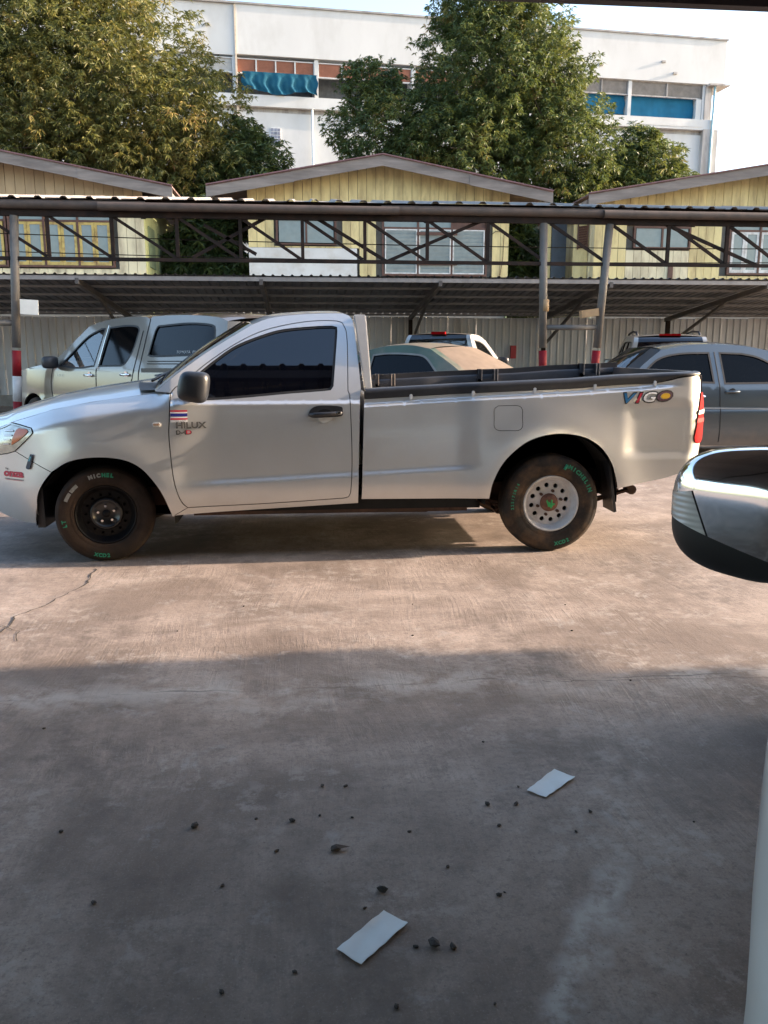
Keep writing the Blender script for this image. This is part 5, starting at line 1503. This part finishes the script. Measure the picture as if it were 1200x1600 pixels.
# upper parapet storey stands forward of the window band
MB().box(UL, -3.52, -.10, 12, 17.45, 20.0).build('parapet', M_WALL, bd)
MB().box(-3.48, UR + .55, -.16, 12, 17.50, 20.0).build('parapet', M_WALL, bd)
MB().box(UL, UR + .6, -.24, 12.1, 20.002, 20.10).build('coping', mat('dark_coping', (.30, .29, .28), .85, var=.3, scale=1.5), bd)
MB().box(-3.56, -3.46, -.19, 0, 12.0, 19.99).build('joint_pipe', mat('cream_pipe', (.60, .50, .38), .7), bd)
MB().box(UR - .6, UR + .75, -.5, 12, 17.38, 17.48).build('soffit', M_STAIN, bd)
# lower wall and ledge
MB().box(UL, UR - .1, -.05, 12, 0, 14.6).build('lower_wall', M_WALL, bd)
MB().box(UL, UR - .2, -.28, 11, 14.85, 15.45).build('ledge', M_WALL, bd)
MB().box(UL, UR - .2, .05, 11, 14.6, 14.85).build('ledge_joint', M_STAIN, bd)
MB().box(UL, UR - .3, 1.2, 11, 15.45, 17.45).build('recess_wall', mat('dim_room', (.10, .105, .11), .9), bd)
bays = [(-26, -20.5), (-20.3, -15), (-14.8, -9.6), (-9.4, -3.72), (-3.50, .80), (1.02, 6.4), (6.6, 11.2), (11.4, 16.2), (16.4, 19.78), (20.0, 24.7)]
for i, (a, b) in enumerate(bays):
    MB().box(b, (bays[i + 1][0] if i + 1 < len(bays) else UR - .3), -.06, 1.2, 15.45, 17.48).build('column', M_WALL, bd)
    lm_ = M_REDLOUV if 4 <= i <= 7 else (M_GREYLOUV if i > 7 else mat('white_louver', (.55, .56, .56), .7, var=.1))
    lv = MB(); zl0, zl1 = (16.62, 17.30) if i < 8 else (16.72, 17.46)
    n = 9
    for j in range(n):
        z = zl0 + (j + .5) * (zl1 - zl0) / n
        lv.bar((a + .05, .05, z), (b - .05, .05, z), .012, (zl1 - zl0) / n * .98, up=(0, -.6, 1))
    o = lv.build('louver_bank', lm_, bd)
    o['kind'] = 'stuff'
    fr = MB()
    m_ = 4 if 4 <= i <= 5 else 2
    for q in range(m_ + 1):
        x = a + (b - a) * q / m_
        fr.box(x - .04, x + .04, -.02, .1, zl0, zl1)
    fr.box(a, b, -.03, .1, zl0 - .06, zl0).box(a, b, -.03, .1, zl1, zl1 + .05)
    fr.build('louver_frame', M_WALL if i < 8 else M_STAIN, bd)
def tarp(x0, x1, z0, z1, m, wav, y=-.10):
    n, k_ = 60, 14; v = []; f = []
    for i in range(n + 1):
        for j in range(k_ + 1):
            t = i / n; s_ = j / k_
            x = x0 + (x1 - x0) * t + .05 * math.sin(9 * s_ + 3 * t)
            sag = wav * (.5 + .5 * math.sin(t * 9.0 + .5)) * (1 - s_) * .8
            fold = .09 * math.sin(t * 34 + 2 * math.sin(3 * s_)) * (1.1 - s_) + .05 * math.sin(t * 71 + s_ * 4) * (1 - s_)
            v.append((x, y - .05 + fold * wav * 3, z0 + (z1 - z0) * s_ + sag))
    for i in range(n):
        for j in range(k_):
            f.append((i * (k_ + 1) + j, i * (k_ + 1) + j + 1, (i + 1) * (k_ + 1) + j + 1, (i + 1) * (k_ + 1) + j))
    return mk('tarpaulin', v, f, m, None, True)
def on_bd(o, label, group=None):
    tag(o, label, 'tarpaulin', group)
    o.location = (0, 50, 0); o.rotation_euler = (0, 0, R(5.3))
on_bd(tarp(-3.25, .92, 15.45, 16.58, M_TARP, .28, y=-.35), 'crumpled blue tarpaulin hung below the red louvers of the white building')
on_bd(tarp(16.6, 19.72, 15.62, 16.75, M_TARP2, .04, y=.3), 'blue tarpaulin closing the narrower opening, half hidden by the tree crown')
on_bd(tarp(20.05, 24.3, 15.2, 16.72, M_TARP2, .03, y=.3), 'flat bright blue tarpaulin in the end opening of the white building')
MB().box(20.0, 24.7, -.30, -.04, 15.00, 15.17).build('end_sill', M_WALL, bd)
MB().box(24.32, 24.68, -.03, .3, 15.2, 16.72).build('end_panel', M_WALL, bd)
MB().box(24.75, 25.75, -.32, 3, 0, 14.9).build('end_buttress', M_STAIN, bd)
MB().box(24.85, 25.3, -.12, 2.4, 14.9, 17.38).build('end_pier', M_STAIN, bd)
MB().tube([(25.35, -.3, 17.4), (25.36, -.3, 15.9), (25.30, -.36, 15.5), (25.30, -.40, 0)], .075, 8).build('downpipe', mat('pale_blue_pipe', (.30, .47, .52), .5, var=.1), bd, True)
MB().tube([(.62, -.30, 14.8), (.62, -.30, 0)], .06, 8).build('downpipe', mat('pale_grey_pipe', (.55, .60, .60), .5, var=.1), bd, True)
gb = MB().box(-1.74, -1.16, -.10, -.04, 12.85, 13.82).build('block_window', mat('window_grout', (.62, .62, .62), .8), bd)
for i in range(3):
    for j in range(5):
        MB().box(-1.71 + i * .185, -1.71 + i * .185 + .155, -.115, -.09, 12.885 + j * .185, 12.885 + j * .185 + .155).build('glass_block', mat('glass_block_grey', (.20, .20, .25), .2, coat=.6, rnd=.2), gb)
# small dark stains and fixings on the parapet
for (x, z) in ((17.9, 18.2), (22.7, 18.0), (21.9, 18.6), (-5.0, 18.9)):
    MB().box(x - .12, x + .12, -.26, -.10, z - .06, z + .05).build('wall_fixing', M_STAIN, bd)

# ================================================================ trees
def leaf_material(name, ramp):
    s = NT(name)
    at = s.n('Attribute', {'attribute_name': 'tone'})
    r = s.n('ValToRGB', None, Fac=at.outputs['Fac'])
    e = r.color_ramp.elements
    while len(e) < len(ramp):
        e.new(.5)
    for el, (p, c) in zip(e, ramp):
        el.position = p; el.color = (*c, 1)
    df = s.n('BsdfPrincipled', None, Base_Color=r.outputs[0], Roughness=.5, Specular_IOR_Level=.4)
    tl = s.n('BsdfTranslucent', None, Color=s.mix(.5, r.outputs[0], (.16, .17, .03)))
    mx = s.n('MixShader', None, i0=.30, i1=df.outputs[0], i2=tl.outputs[0])
    s.t.links.new(mx.outputs[0], s.out.inputs['Surface'])
    s.t.nodes.remove(s.b)
    return s.m
L_MANGO = leaf_material('mango_leaves', [(0, (0.036, 0.062, 0.024)), (.45, (0.073, 0.117, 0.033)), (.75, (0.145, 0.167, 0.042)), (.93, (0.244, 0.204, 0.052)), (1, (0.308, 0.175, 0.075))])
L_OLIVE = leaf_material('olive_leaves', [(0, (0.049, 0.066, 0.021)), (.4, (0.114, 0.124, 0.033)), (.75, (0.211, 0.183, 0.047)), (.92, (0.308, 0.226, 0.067)), (1, (0.356, 0.204, 0.089))])
L_DARK = leaf_material('dark_leaves', [(0, (0.029, 0.053, 0.021)), (.5, (0.059, 0.096, 0.030)), (.9, (0.114, 0.138, 0.039)), (1, (0.194, 0.161, 0.052))])
M_BARK = mat('bark', (.10, .075, .055), .9, var=.3, scale=6, bump=.4, bscale=20, stretch=(2, 2, .5))
def foliage(lobes, n, leaf, lw, rs, drop=.5, per=10):
    """leaf tufts through the volume of the lobes: each tuft a whorl of drooping narrow leaves"""
    g = np.random.default_rng(rs)
    L_ = np.array(lobes, float)             # x, y, z, rx, ry, rz
    vol = (L_[:, 3] * L_[:, 5]) ** 1.0
    idx = g.choice(len(L_), n, p=vol / vol.sum())
    d = g.normal(size=(n, 3)); d /= np.linalg.norm(d, axis=1)[:, None]
    r = 1 - np.abs(g.normal(0, .20, n)); inner = g.random(n) < .22
    r[inner] = g.random(inner.sum()) ** .5
    # ragged outline: radius modulated by direction
    w = 1 + .16 * np.sin(d[:, 0] * 7 + idx) * np.cos(d[:, 2] * 6 + idx * 2) + .10 * np.sin(d[:, 0] * 17 + d[:, 2] * 13) + g.normal(0, .05, n)
    c = L_[idx, :3] + d * (r * w)[:, None] * L_[idx, 3:6]
    # clumping: pull towards nearby twig ends
    tw = c[g.choice(n, max(20, n // 14))]
    near_i = np.empty(n, int)
    for s0 in range(0, n, 2000):
        near_i[s0:s0 + 2000] = ((c[s0:s0 + 2000, None, :] - tw[None]) ** 2).sum(-1).argmin(1)
    c = c + (tw[near_i] - c) * (.42 * g.random((n, 1)))
    tone_t = np.clip(g.normal(.42, .16, len(tw)), 0, 1)[near_i]
    out = np.repeat(d, per, 0)
    base = np.repeat(c, per, 0)
    N = len(base)
    az = g.random(N) * 2 * np.pi
    dirv = np.stack([np.cos(az), np.sin(az), -drop + g.normal(0, .45, N)], 1) + .5 * out
    dirv /= np.linalg.norm(dirv, axis=1)[:, None]
    ln = leaf * (.6 + .7 * g.random(N))
    side = np.cross(dirv, g.normal(size=(N, 3))); side /= np.linalg.norm(side, axis=1)[:, None]
    wd = (lw * (.7 + .6 * g.random(N)))[:, None] * side
    tip = base + dirv * ln[:, None]; tip[:, 2] -= .18 * ln
    mid = base + dirv * (ln * .45)[:, None]
    V = np.stack([base, mid + wd, tip, mid - wd], 1).reshape(-1, 3)
    tone = np.clip(np.repeat(tone_t, per) + g.normal(0, .13, N), 0, 1)
    return V, tone
def leaf_object(name, V, tone, m, parent):
    n = len(V) // 4
    me = bpy.data.meshes.new(name)
    me.vertices.add(len(V)); me.vertices.foreach_set('co', V.astype(np.float32).ravel())
    me.loops.add(len(V)); me.loops.foreach_set('vertex_index', np.arange(len(V), dtype=np.int32))
    me.polygons.add(n); me.polygons.foreach_set('loop_start', np.arange(0, len(V), 4, dtype=np.int32)); me.polygons.foreach_set('loop_total', np.full(n, 4, np.int32))
    me.update(calc_edges=True)
    a = me.attributes.new('tone', 'FLOAT', 'POINT'); a.data.foreach_set('value', np.repeat(tone, 4).astype(np.float32))
    me.materials.append(m)
    return link(bpy.data.objects.new(name, me), parent)
def tree(name, label, base, lobes, n, m, leaf=.26, lw=.030, rs=1, trunk=.28, drop=.5, group='trees behind the houses', cat='tree'):
    """lobes in metres relative to the base"""
    t = thing(name, label, cat, base, 0, group)
    V, tone = foliage(lobes, n, leaf, lw, rs, drop)
    cr_ = leaf_object('crown', V, tone, m, t)
    g = random.Random(rs)
    L0 = max(lobes, key=lambda q: q[3])
    top = Vector((L0[0] * .5, L0[1] * .5, max(1.0, L0[2] - L0[5] * .5)))
    tb = MB()
    tb.tube([(0, 0, -.1), (g.uniform(-.1, .1), 0, top.z * .35), (top.x * .6, top.y * .6, top.z * .75), tuple(top)], [trunk * 1.3, trunk, trunk * .8, trunk * .6], 10)
    for lo in lobes:
        c = Vector(lo[:3])
        mid = top.lerp(c, .5) + Vector((g.uniform(-.3, .3), g.uniform(-.3, .3), .25))
        tb.tube([tuple(top * .9), tuple(mid), tuple(c)], [trunk * .45, trunk * .3, trunk * .12], 7)
        for q in range(7):
            e = c + Vector((g.uniform(-.75, .75) * lo[3], g.uniform(-.75, .75) * lo[4], g.uniform(-.5, .75) * lo[5]))
            tb.tube([tuple(mid.lerp(c, .7)), tuple(c.lerp(e, .5) + Vector((0, 0, .15))), tuple(e)], [trunk * .16, trunk * .09, trunk * .03], 5)
    tb.build('trunk', M_BARK, t, True)
    return t
# big olive-green tree on the left
bx, by = -7.2, 33.0
tree('mango_tree', 'large olive-green tree with sunlit yellowish foliage behind the tan-gabled house', (bx, by, .06),
     [(-.2, 0, 10.6, 4.2, 4.0, 3.5), (-3.2, 0, 9.6, 3.6, 3.5, 3.5), (2.4, -.5, 9.4, 2.8, 3.0, 2.4), (.1, .3, 13.4, 2.0, 2.4, 2.0), (-2.5, 0, 13.6, 3.2, 3, 2.6), (3.6, -.8, 7.9, 1.9, 2.0, 1.6), (-.5, -1.2, 8.2, 3.4, 2.5, 2.0), (-5.5, 0, 11.5, 3.0, 3, 3.4)], 25000, L_OLIVE, .20, .020, 11, .34, .55)
tree('mango_tree', 'darker rounded tree filling the gap beside the large olive-green tree', (-1.9, 32.2, .06),
     [(0, 0, 7.6, 1.5, 1.5, 1.6), (.7, 0, 6.8, 1.3, 1.3, 1.2), (-1.2, 0, 6.6, 1.7, 1.5, 1.5), (-.2, 0, 8.8, .9, .9, .9)], 4200, L_DARK, .23, .024, 12, .2)
# centre tree in front of the white building
tree('mango_tree', 'tall full-crowned dark green tree standing before the middle of the white building', (7.0, 33.5, .06),
     [(.4, 0, 11.6, 3.1, 3.0, 3.3), (.2, 0, 14.0, 2.3, 2.2, 1.6), (-3.6, -.3, 9.2, 2.4, 2.2, 2.0), (-4.3, 0, 11.3, 1.3, 1.2, 1.0), (2.9, -.4, 8.8, 2.4, 2.2, 2.2), (-1.0, -.8, 8.6, 3.0, 2.3, 2.4), (3.8, 0, 7.3, 1.8, 1.6, 1.4), (-2.2, 0, 7.6, 2.0, 1.8, 1.4), (2.0, 0, 11.0, 2.2, 2.2, 2.2)], 23000, L_MANGO, .19, .020, 13, .34)
tree('mango_tree', 'small thin-crowned tree at the right end of the white building', (13.9, 34.0, .06),
     [(-.2, 0, 8.5, 1.7, 1.5, 1.4), (.9, 0, 7.8, 1.2, 1.1, 1.2), (-1.3, 0, 7.6, 1.6, 1.3, 1.4), (-.4, 0, 9.6, .9, .8, .7)], 4000, L_MANGO, .22, .022, 14, .16)
# greenery between the houses
tree('leafy_shrub', 'dark leafy shrub filling the gap between the tan-gabled house and the louvered house', (-3.15, 29.0, .06),
     [(-.2, 0, 4.6, 1.3, 1.2, 1.4), (.5, -.3, 3.9, 1.1, 1.0, 1.0), (-.9, 0, 3.6, 1.0, 1.0, 1.0), (.1, .3, 5.8, .9, .9, .8)], 2600, L_DARK, .26, .030, 15, .10, group='shrubs between the houses', cat='shrub')
tree('leafy_shrub', 'dark leafy shrub in the gap between the louvered house and the white-casement house', (7.6, 29.5, .06),
     [(-.2, 0, 4.5, 1.2, 1.1, 1.2), (.3, 0, 3.6, 1.1, 1.0, 1.0), (-.3, .2, 5.6, .8, .8, .8)], 2200, L_DARK, .26, .030, 16, .10, group='shrubs between the houses', cat='shrub')

# ================================================================ near carport overhead, out of view (shades the foreground)
cp3 = thing('carport', 'dark ribbed carport roof edge overhead, spanning the shaded foreground', 'carport', (0, 0, 0))
me4 = sheet_mesh('roof_sheet', .76, 1.0, .19, .028, 20)
M_UNSEENROOF = mat('unseen_near_roof_sheet', (.16, .15, .15), .6, metal=.3, var=.2, scale=2, dirt=(.08, .06, .05), dirt_amt=.6, rnd=.1)
for i in range(-11, 34):
    x = i * .76
    back = .30 * sstep(10.2, 11.6, x) + .35 * sstep(11.2, 12.6, x)
    hang = 3.98 - back + .10 * math.exp(-((x - 10.1) / .9) ** 2)  # eave shaped out of view so that its cast shadow curves
    place(me4, 'roof_sheet', cp3, (x, -7.0, 2.72 + random.uniform(-.003, .003)), (R(2.0), 0, 0), M_UNSEENROOF, (1, hang + 7.0, 1))  # unseen near roof, edge shaped for its shadow
MB().box(-8.4, 10.6, 3.90, 3.955, 2.955, 3.055).build('edge_beam', mat('near_edge_steel', (.035, .028, .032), .6, var=.2), cp3)
MB().box(-8.4, 25.5, -.06, .0, 2.85, 2.93).build('mid_beam', M_STEEL, cp3)
MB().box(-8.4, 25.5, -6.9, -6.8, 2.62, 2.70).build('back_beam', M_STEEL, cp3)
for x in (-6.0, 8.6, 14.0, 20.0):
    MB().tube([(x, 3.0, 0), (x, 3.0, 3.03)], .05, 12).build('post', M_POST, cp3, True)
    MB().tube([(x, -6.85, 0), (x, -6.85, 2.65)], .05, 12).build('post', M_POST, cp3, True)
    MB().bar((x, -6.9, 2.66), (x, 3.95, 3.01), .06, .08).build('roof_arm', M_STEEL, cp3)
w2 = thing('sheet_fence', 'corrugated sheet wall closing the back of the near carport', 'fence', (0, -7.1, 0))
me5 = sheet_mesh('wall_sheet', .76, 2.6, .19, .03, 20)
for i in range(-11, 20):
    place(me5, 'wall_sheet', w2, (i * .76, 0, 0), (R(90), 0, 0), M_ZINCDARK)

# ================================================================ white van close on the right, only its mirror and corner in view
M_VAN = paint('van_white_paint', (.70, .72, .72), .0, .3, dust_amt=.1)
insV = make_ins(.83, 1.02, .20, .0, (.45, .16), (.4, .06), 3.0)
SV = dict(L=3.0, hw=.83, ins=insV, paint=M_VAN, zb=.26, wheels=(.62, 2.35), arch_r=.34, wr=.29, cabin=(.7, 2.4, 1.05), seats=(1.3, 2.1),
  top=[('front_bumper', [(.06, .26), (.0, .40), (.0, .62)], None, .05, 0), ('front_panel', [(.0, .62), (.03, .80), (.10, .96)], None, .05, 0), ('windscreen', [(.10, .96), (.42, 1.35), (.72, 1.62)], M_MIDGLASS, .06, .02), ('roof', [(.72, 1.62), (1.1, 1.70), (2.2, 1.72), (2.85, 1.66)], None, 0, .04), ('rear_glass', [(2.85, 1.66), (2.95, 1.3), (2.98, 1.05)], M_MIDGLASS, -.03, 0), ('tailgate', [(2.98, 1.05), (3.0, .7), (2.96, .3)], None, -.02, 0)],
  windows=[dict(o=[[(.56, 1.06), (.74, 1.30), (.98, 1.52)], [(.98, 1.52), (1.35, 1.55)], [(1.35, 1.55), (1.35, 1.05)], [(1.35, 1.05), (.56, 1.05)]], m=M_MIDGLASS), dict(o=[[(1.5, 1.56), (2.6, 1.54)], [(2.6, 1.54), (2.65, 1.06)], [(2.65, 1.06), (1.5, 1.05)], [(1.5, 1.05), (1.5, 1.56)]], m=M_MIDGLASS)],
  seams=[[(1.42, 1.55), (1.42, .4)], [(.55, 1.0), (.95, .7), (1.0, .4)]], handles=[(1.25, .92)], dark_bowl=True)
phi = math.atan2(.819, .580)
hx, hy = -math.cos(phi), -math.sin(phi)          # heading
rx_, ry_ = -math.sin(phi), math.cos(phi)         # its right-hand side
lx, ly = .75 - 1.5, .80
mroot = (1.004, 1.51)
vx_, vy_ = mroot[0] - (lx * math.cos(phi) - ly * math.sin(phi)), mroot[1] - (lx * math.sin(phi) + ly * math.cos(phi))
van, i2V = car('parked_van', 'white van at the right with a chrome door mirror and black bumper', 'van', (vx_, vy_, 0), phi, SV)
# black bumper insert across the nose, leaving a white corner
bi = MB()
for j in range(17):
    t = -1 + 2 * j / 16
    for z in (.25, .34, .45, .56, .66, .70):
        w = .83 - i2V(.0 - 1.5, z)
        bi.v.append((-1.5 - .05 * (1 - abs(t * .93) ** 2.4) - .02 + (.02 if z in (.25, .70) else 0), t * w * .985, z))
for j in range(16):
    for i in range(5):
        bi.f.append((j * 6 + i, j * 6 + i + 1, (j + 1) * 6 + i + 1, (j + 1) * 6 + i))
bi.build('bumper_insert', mat('brown_black_bumper', (.040, .030, .025), .5, var=.2), van, True)
# door mirror: chrome shell, clear indicator at the tip, black foot
mc = Vector((lx, ly + .135, 1.095))
nu, nv = 96, 64
shell = MB()
def mpt(i, j):
    th = 2 * math.pi * i / nu; ph = -math.pi / 2 + math.pi * j / nv
    sg = lambda c, e: math.copysign(abs(c) ** e, c)
    q = abs(math.cos(ph)) ** .62
    a = q * sg(math.cos(th), .75); b = q * sg(math.sin(th), .75); c = sg(math.sin(ph), .72)
    # b along the arm (outwards), c upwards, a fore-aft (front is -x)
    up_ = .135 * c * (1 - .22 * b) - .030 * b * (c < 0) + .015 * b
    return (mc.x + .085 * a * (1 if a < 0 else .5) + .03 * b, mc.y + .142 * b, mc.z + up_)
for i in range(nu):
    for j in range(nv):
        shell.add([mpt(i, j), mpt(i + 1, j), mpt(i + 1, j + 1), mpt(i, j + 1)], [(0, 1, 2, 3)])
def weld(o, cuts=()):
    """weld, cut away by planes (point, normal: the normal side goes) and smooth"""
    bm = bmesh.new(); bm.from_mesh(o.data)
    bmesh.ops.remove_doubles(bm, verts=bm.verts, dist=1e-5)
    for (co, no) in cuts:
        bmesh.ops.bisect_plane(bm, geom=bm.verts[:] + bm.edges[:] + bm.faces[:], dist=1e-6, plane_co=co, plane_no=no, clear_outer=True)
    bmesh.ops.recalc_face_normals(bm, faces=bm.faces)
    for f in bm.faces:
        f.smooth = True
    bm.to_mesh(o.data); bm.free()
    return o
Pf, Nf = mc + Vector((0, .05, -.045)), Vector((0, .30, -1)).normalized()      # below: the black foot
Pl, Nl = mc + Vector((0, .062, -.02)), Vector((0, 1, -.42)).normalized()       # outside: the lens
Pt, Nt = mc + Vector((0, .09, .045)), Vector((0, .25, 1)).normalized()          # top of the lens
def inset_copy(k_):
    return [tuple(mc + (Vector(p) - mc) * k_) for p in shell.v]
ms = weld(shell.build('door_mirror', M_CHROME, van, True), [(Pf, Nf), (Pl, Nl)])
weld(mk('mirror_tip', inset_copy(.995), shell.f, M_CHROME, ms), [(Pl, -Nl), (Pt, -Nt)])
ms['label'] = 'chrome mirror shell reflecting the yard'
LENS = NT('clear_ribbed_lens')
LENS.P(Base_Color=(.72, .73, .72), Roughness=.15, Coat_Weight=1., Specular_IOR_Level=.8, Transmission_Weight=.25)
_wv = LENS.n('TexWave', {'bands_direction': 'Z'}, Vector=LENS.pos(), Scale=26., Distortion=.4).outputs['Fac']
LENS.bump(_wv, .5, .004)
weld(mk('indicator_lens', inset_copy(1.004), shell.f, LENS.m, ms), [(Pl + Nl * .004, -Nl), (Pt, Nt), (Pf, Nf)])
weld(mk('lens_gap', inset_copy(.985), shell.f, M_VOID, ms), [(Pf, Nf)])
weld(mk('mirror_foot', inset_copy(.99), shell.f, mat('mirror_foot_black', (.010, .010, .011), .55), ms), [(Pf, -Nf)])
MB().bar((lx + .05, ly - .04, 1.0), (lx + .02, ly + .06, 1.0), .12, .10).build('mirror_arm', M_BLACKPL, ms)

# ================================================================ litter on the concrete
M_PAPER = mat('white_card', (.66, .70, .71), .7, var=.04, scale=12, dirt=(.5, .5, .48), dirt_amt=.3, dirt_scale=14)
def card(label, pts):
    """thin white card lying flat; corners curl a millimetre or two"""
    n = 8; v = []; f = []
    P = [Vector((*p, 0)) for p in pts]
    for z0 in (.0065, .005):
        for i in range(n + 1):
            for j in range(n + 1):
                s_, t = i / n, j / n
                p = P[0].lerp(P[1], s_).lerp(P[3].lerp(P[2], s_), t)
                je = .0009 * math.sin(23 * s_ + 3) * (t in (0., 1.)) + .0009 * math.sin(31 * t) * (s_ in (0., 1.))
                v.append((p.x + je, p.y - je, z0 + .004 * abs(s_ - .5) ** 2 * 4 * (t > .5) + .0012 * math.sin(7 * s_ + 5 * t)))
    m = (n + 1) ** 2
    for i in range(n):
        for j in range(n):
            a = i * (n + 1) + j
            f.append((a, a + 1, a + n + 2, a + n + 1)); f.append((m + a, m + a + n + 1, m + a + n + 2, m + a + 1))
    tag(mk('white_card', v, f, M_PAPER, None, True), label, 'card', 'white cards on the concrete')
card('white paper card lying alone on the shaded concrete, no pebble at its corners', [(.70, 2.414), (.75, 2.366), (.884, 2.479), (.83, 2.537)])
card('white paper card with a dark pebble just beyond its corner', [(.05, 1.742), (.105, 1.686), (.232, 1.815), (.176, 1.866)])
M_PEB = mat('dark_pebble', (.035, .030, .028), .9, var=.4, scale=60, bump=.3, bscale=200)
peb = [(-.361, 2.306, 1.5), (-.065, 2.313, 1.1), (.063, 2.152, 1.7), (.18, 1.955, 1.6), (.288, 1.737, 1.8), (.332, 1.726, 1.1), (.554, 2.346, 1.1), (.645, 2.341, 1.0), (.563, 2.226, .8), (-.109, 2.159, .8), (.03, 2.51, .9), (.108, 2.503, .8), (-.759, 2.32, .8), (-.248, 2.015, .7),
       (.02, 2.334, .6), (.866, 2.276, .8), (.787, 2.174, .6), (.242, 1.737, .7), (.175, 1.554, .8), (.488, 1.905, .9), (-.177, 2.335, .6), (.128, 1.888, .6), (-.577, 1.975, .9), (.287, 2.221, .6), (.373, 2.041, .7), (-.213, 1.635, .8), (-.051, 1.68, .7), (.68, 2.444, .6), (.631, 2.769, .6)]
gr = random.Random(5)
for _ in range(12):
    peb.append((gr.uniform(-1.1, 1.5), gr.uniform(1.5, 4.8), gr.uniform(.4, .75)))
def pebble_mesh(seed):
    g = random.Random(seed)
    bm = bmesh.new(); bmesh.ops.create_icosphere(bm, subdivisions=1, radius=.010)
    for v in bm.verts:
        v.co = Vector((v.co.x * 1.25, v.co.y, v.co.z * .7)) * g.uniform(.72, 1.25)
    me = bpy.data.meshes.new('pebble'); bm.to_mesh(me); bm.free(); me.materials.append(M_PEB)
    return me
pm = [pebble_mesh(s_) for s_ in range(6)]
for i, (x, y, s_) in enumerate(peb):
    o = bpy.data.objects.new('pebble', pm[i % 6]); link(o)
    s_ *= .8
    o.location = (x, y, .0055 * s_); o.scale = (s_, s_, s_); o.rotation_euler = (0, 0, gr.uniform(0, 6))
    tag(o, {2: 'dark pebble with a curled dry leaf against it', 3: 'dark pebble just off the corner of a white card', 4: 'larger dark pebble of a close pair near a white card', 5: 'smaller dark pebble of a close pair near a white card'}.get(i, 'small dark pebble lying apart on the concrete yard'), 'pebble', 'pebbles scattered on the concrete')
# dry leaf and chip lying among the pebbles
lf = MB().add([(-.03, 0, .004), (-.01, .012, .010), (.03, .004, .004), (.0, -.010, .008)], [(0, 3, 1), (1, 3, 2)]).build('dry_leaf', mat('dry_leaf_brown', (.05, .035, .025), .9))
lf.location = (.075, 2.150, .003); tag(lf, 'dark curled dry leaf beside a pebble on the concrete', 'leaf')
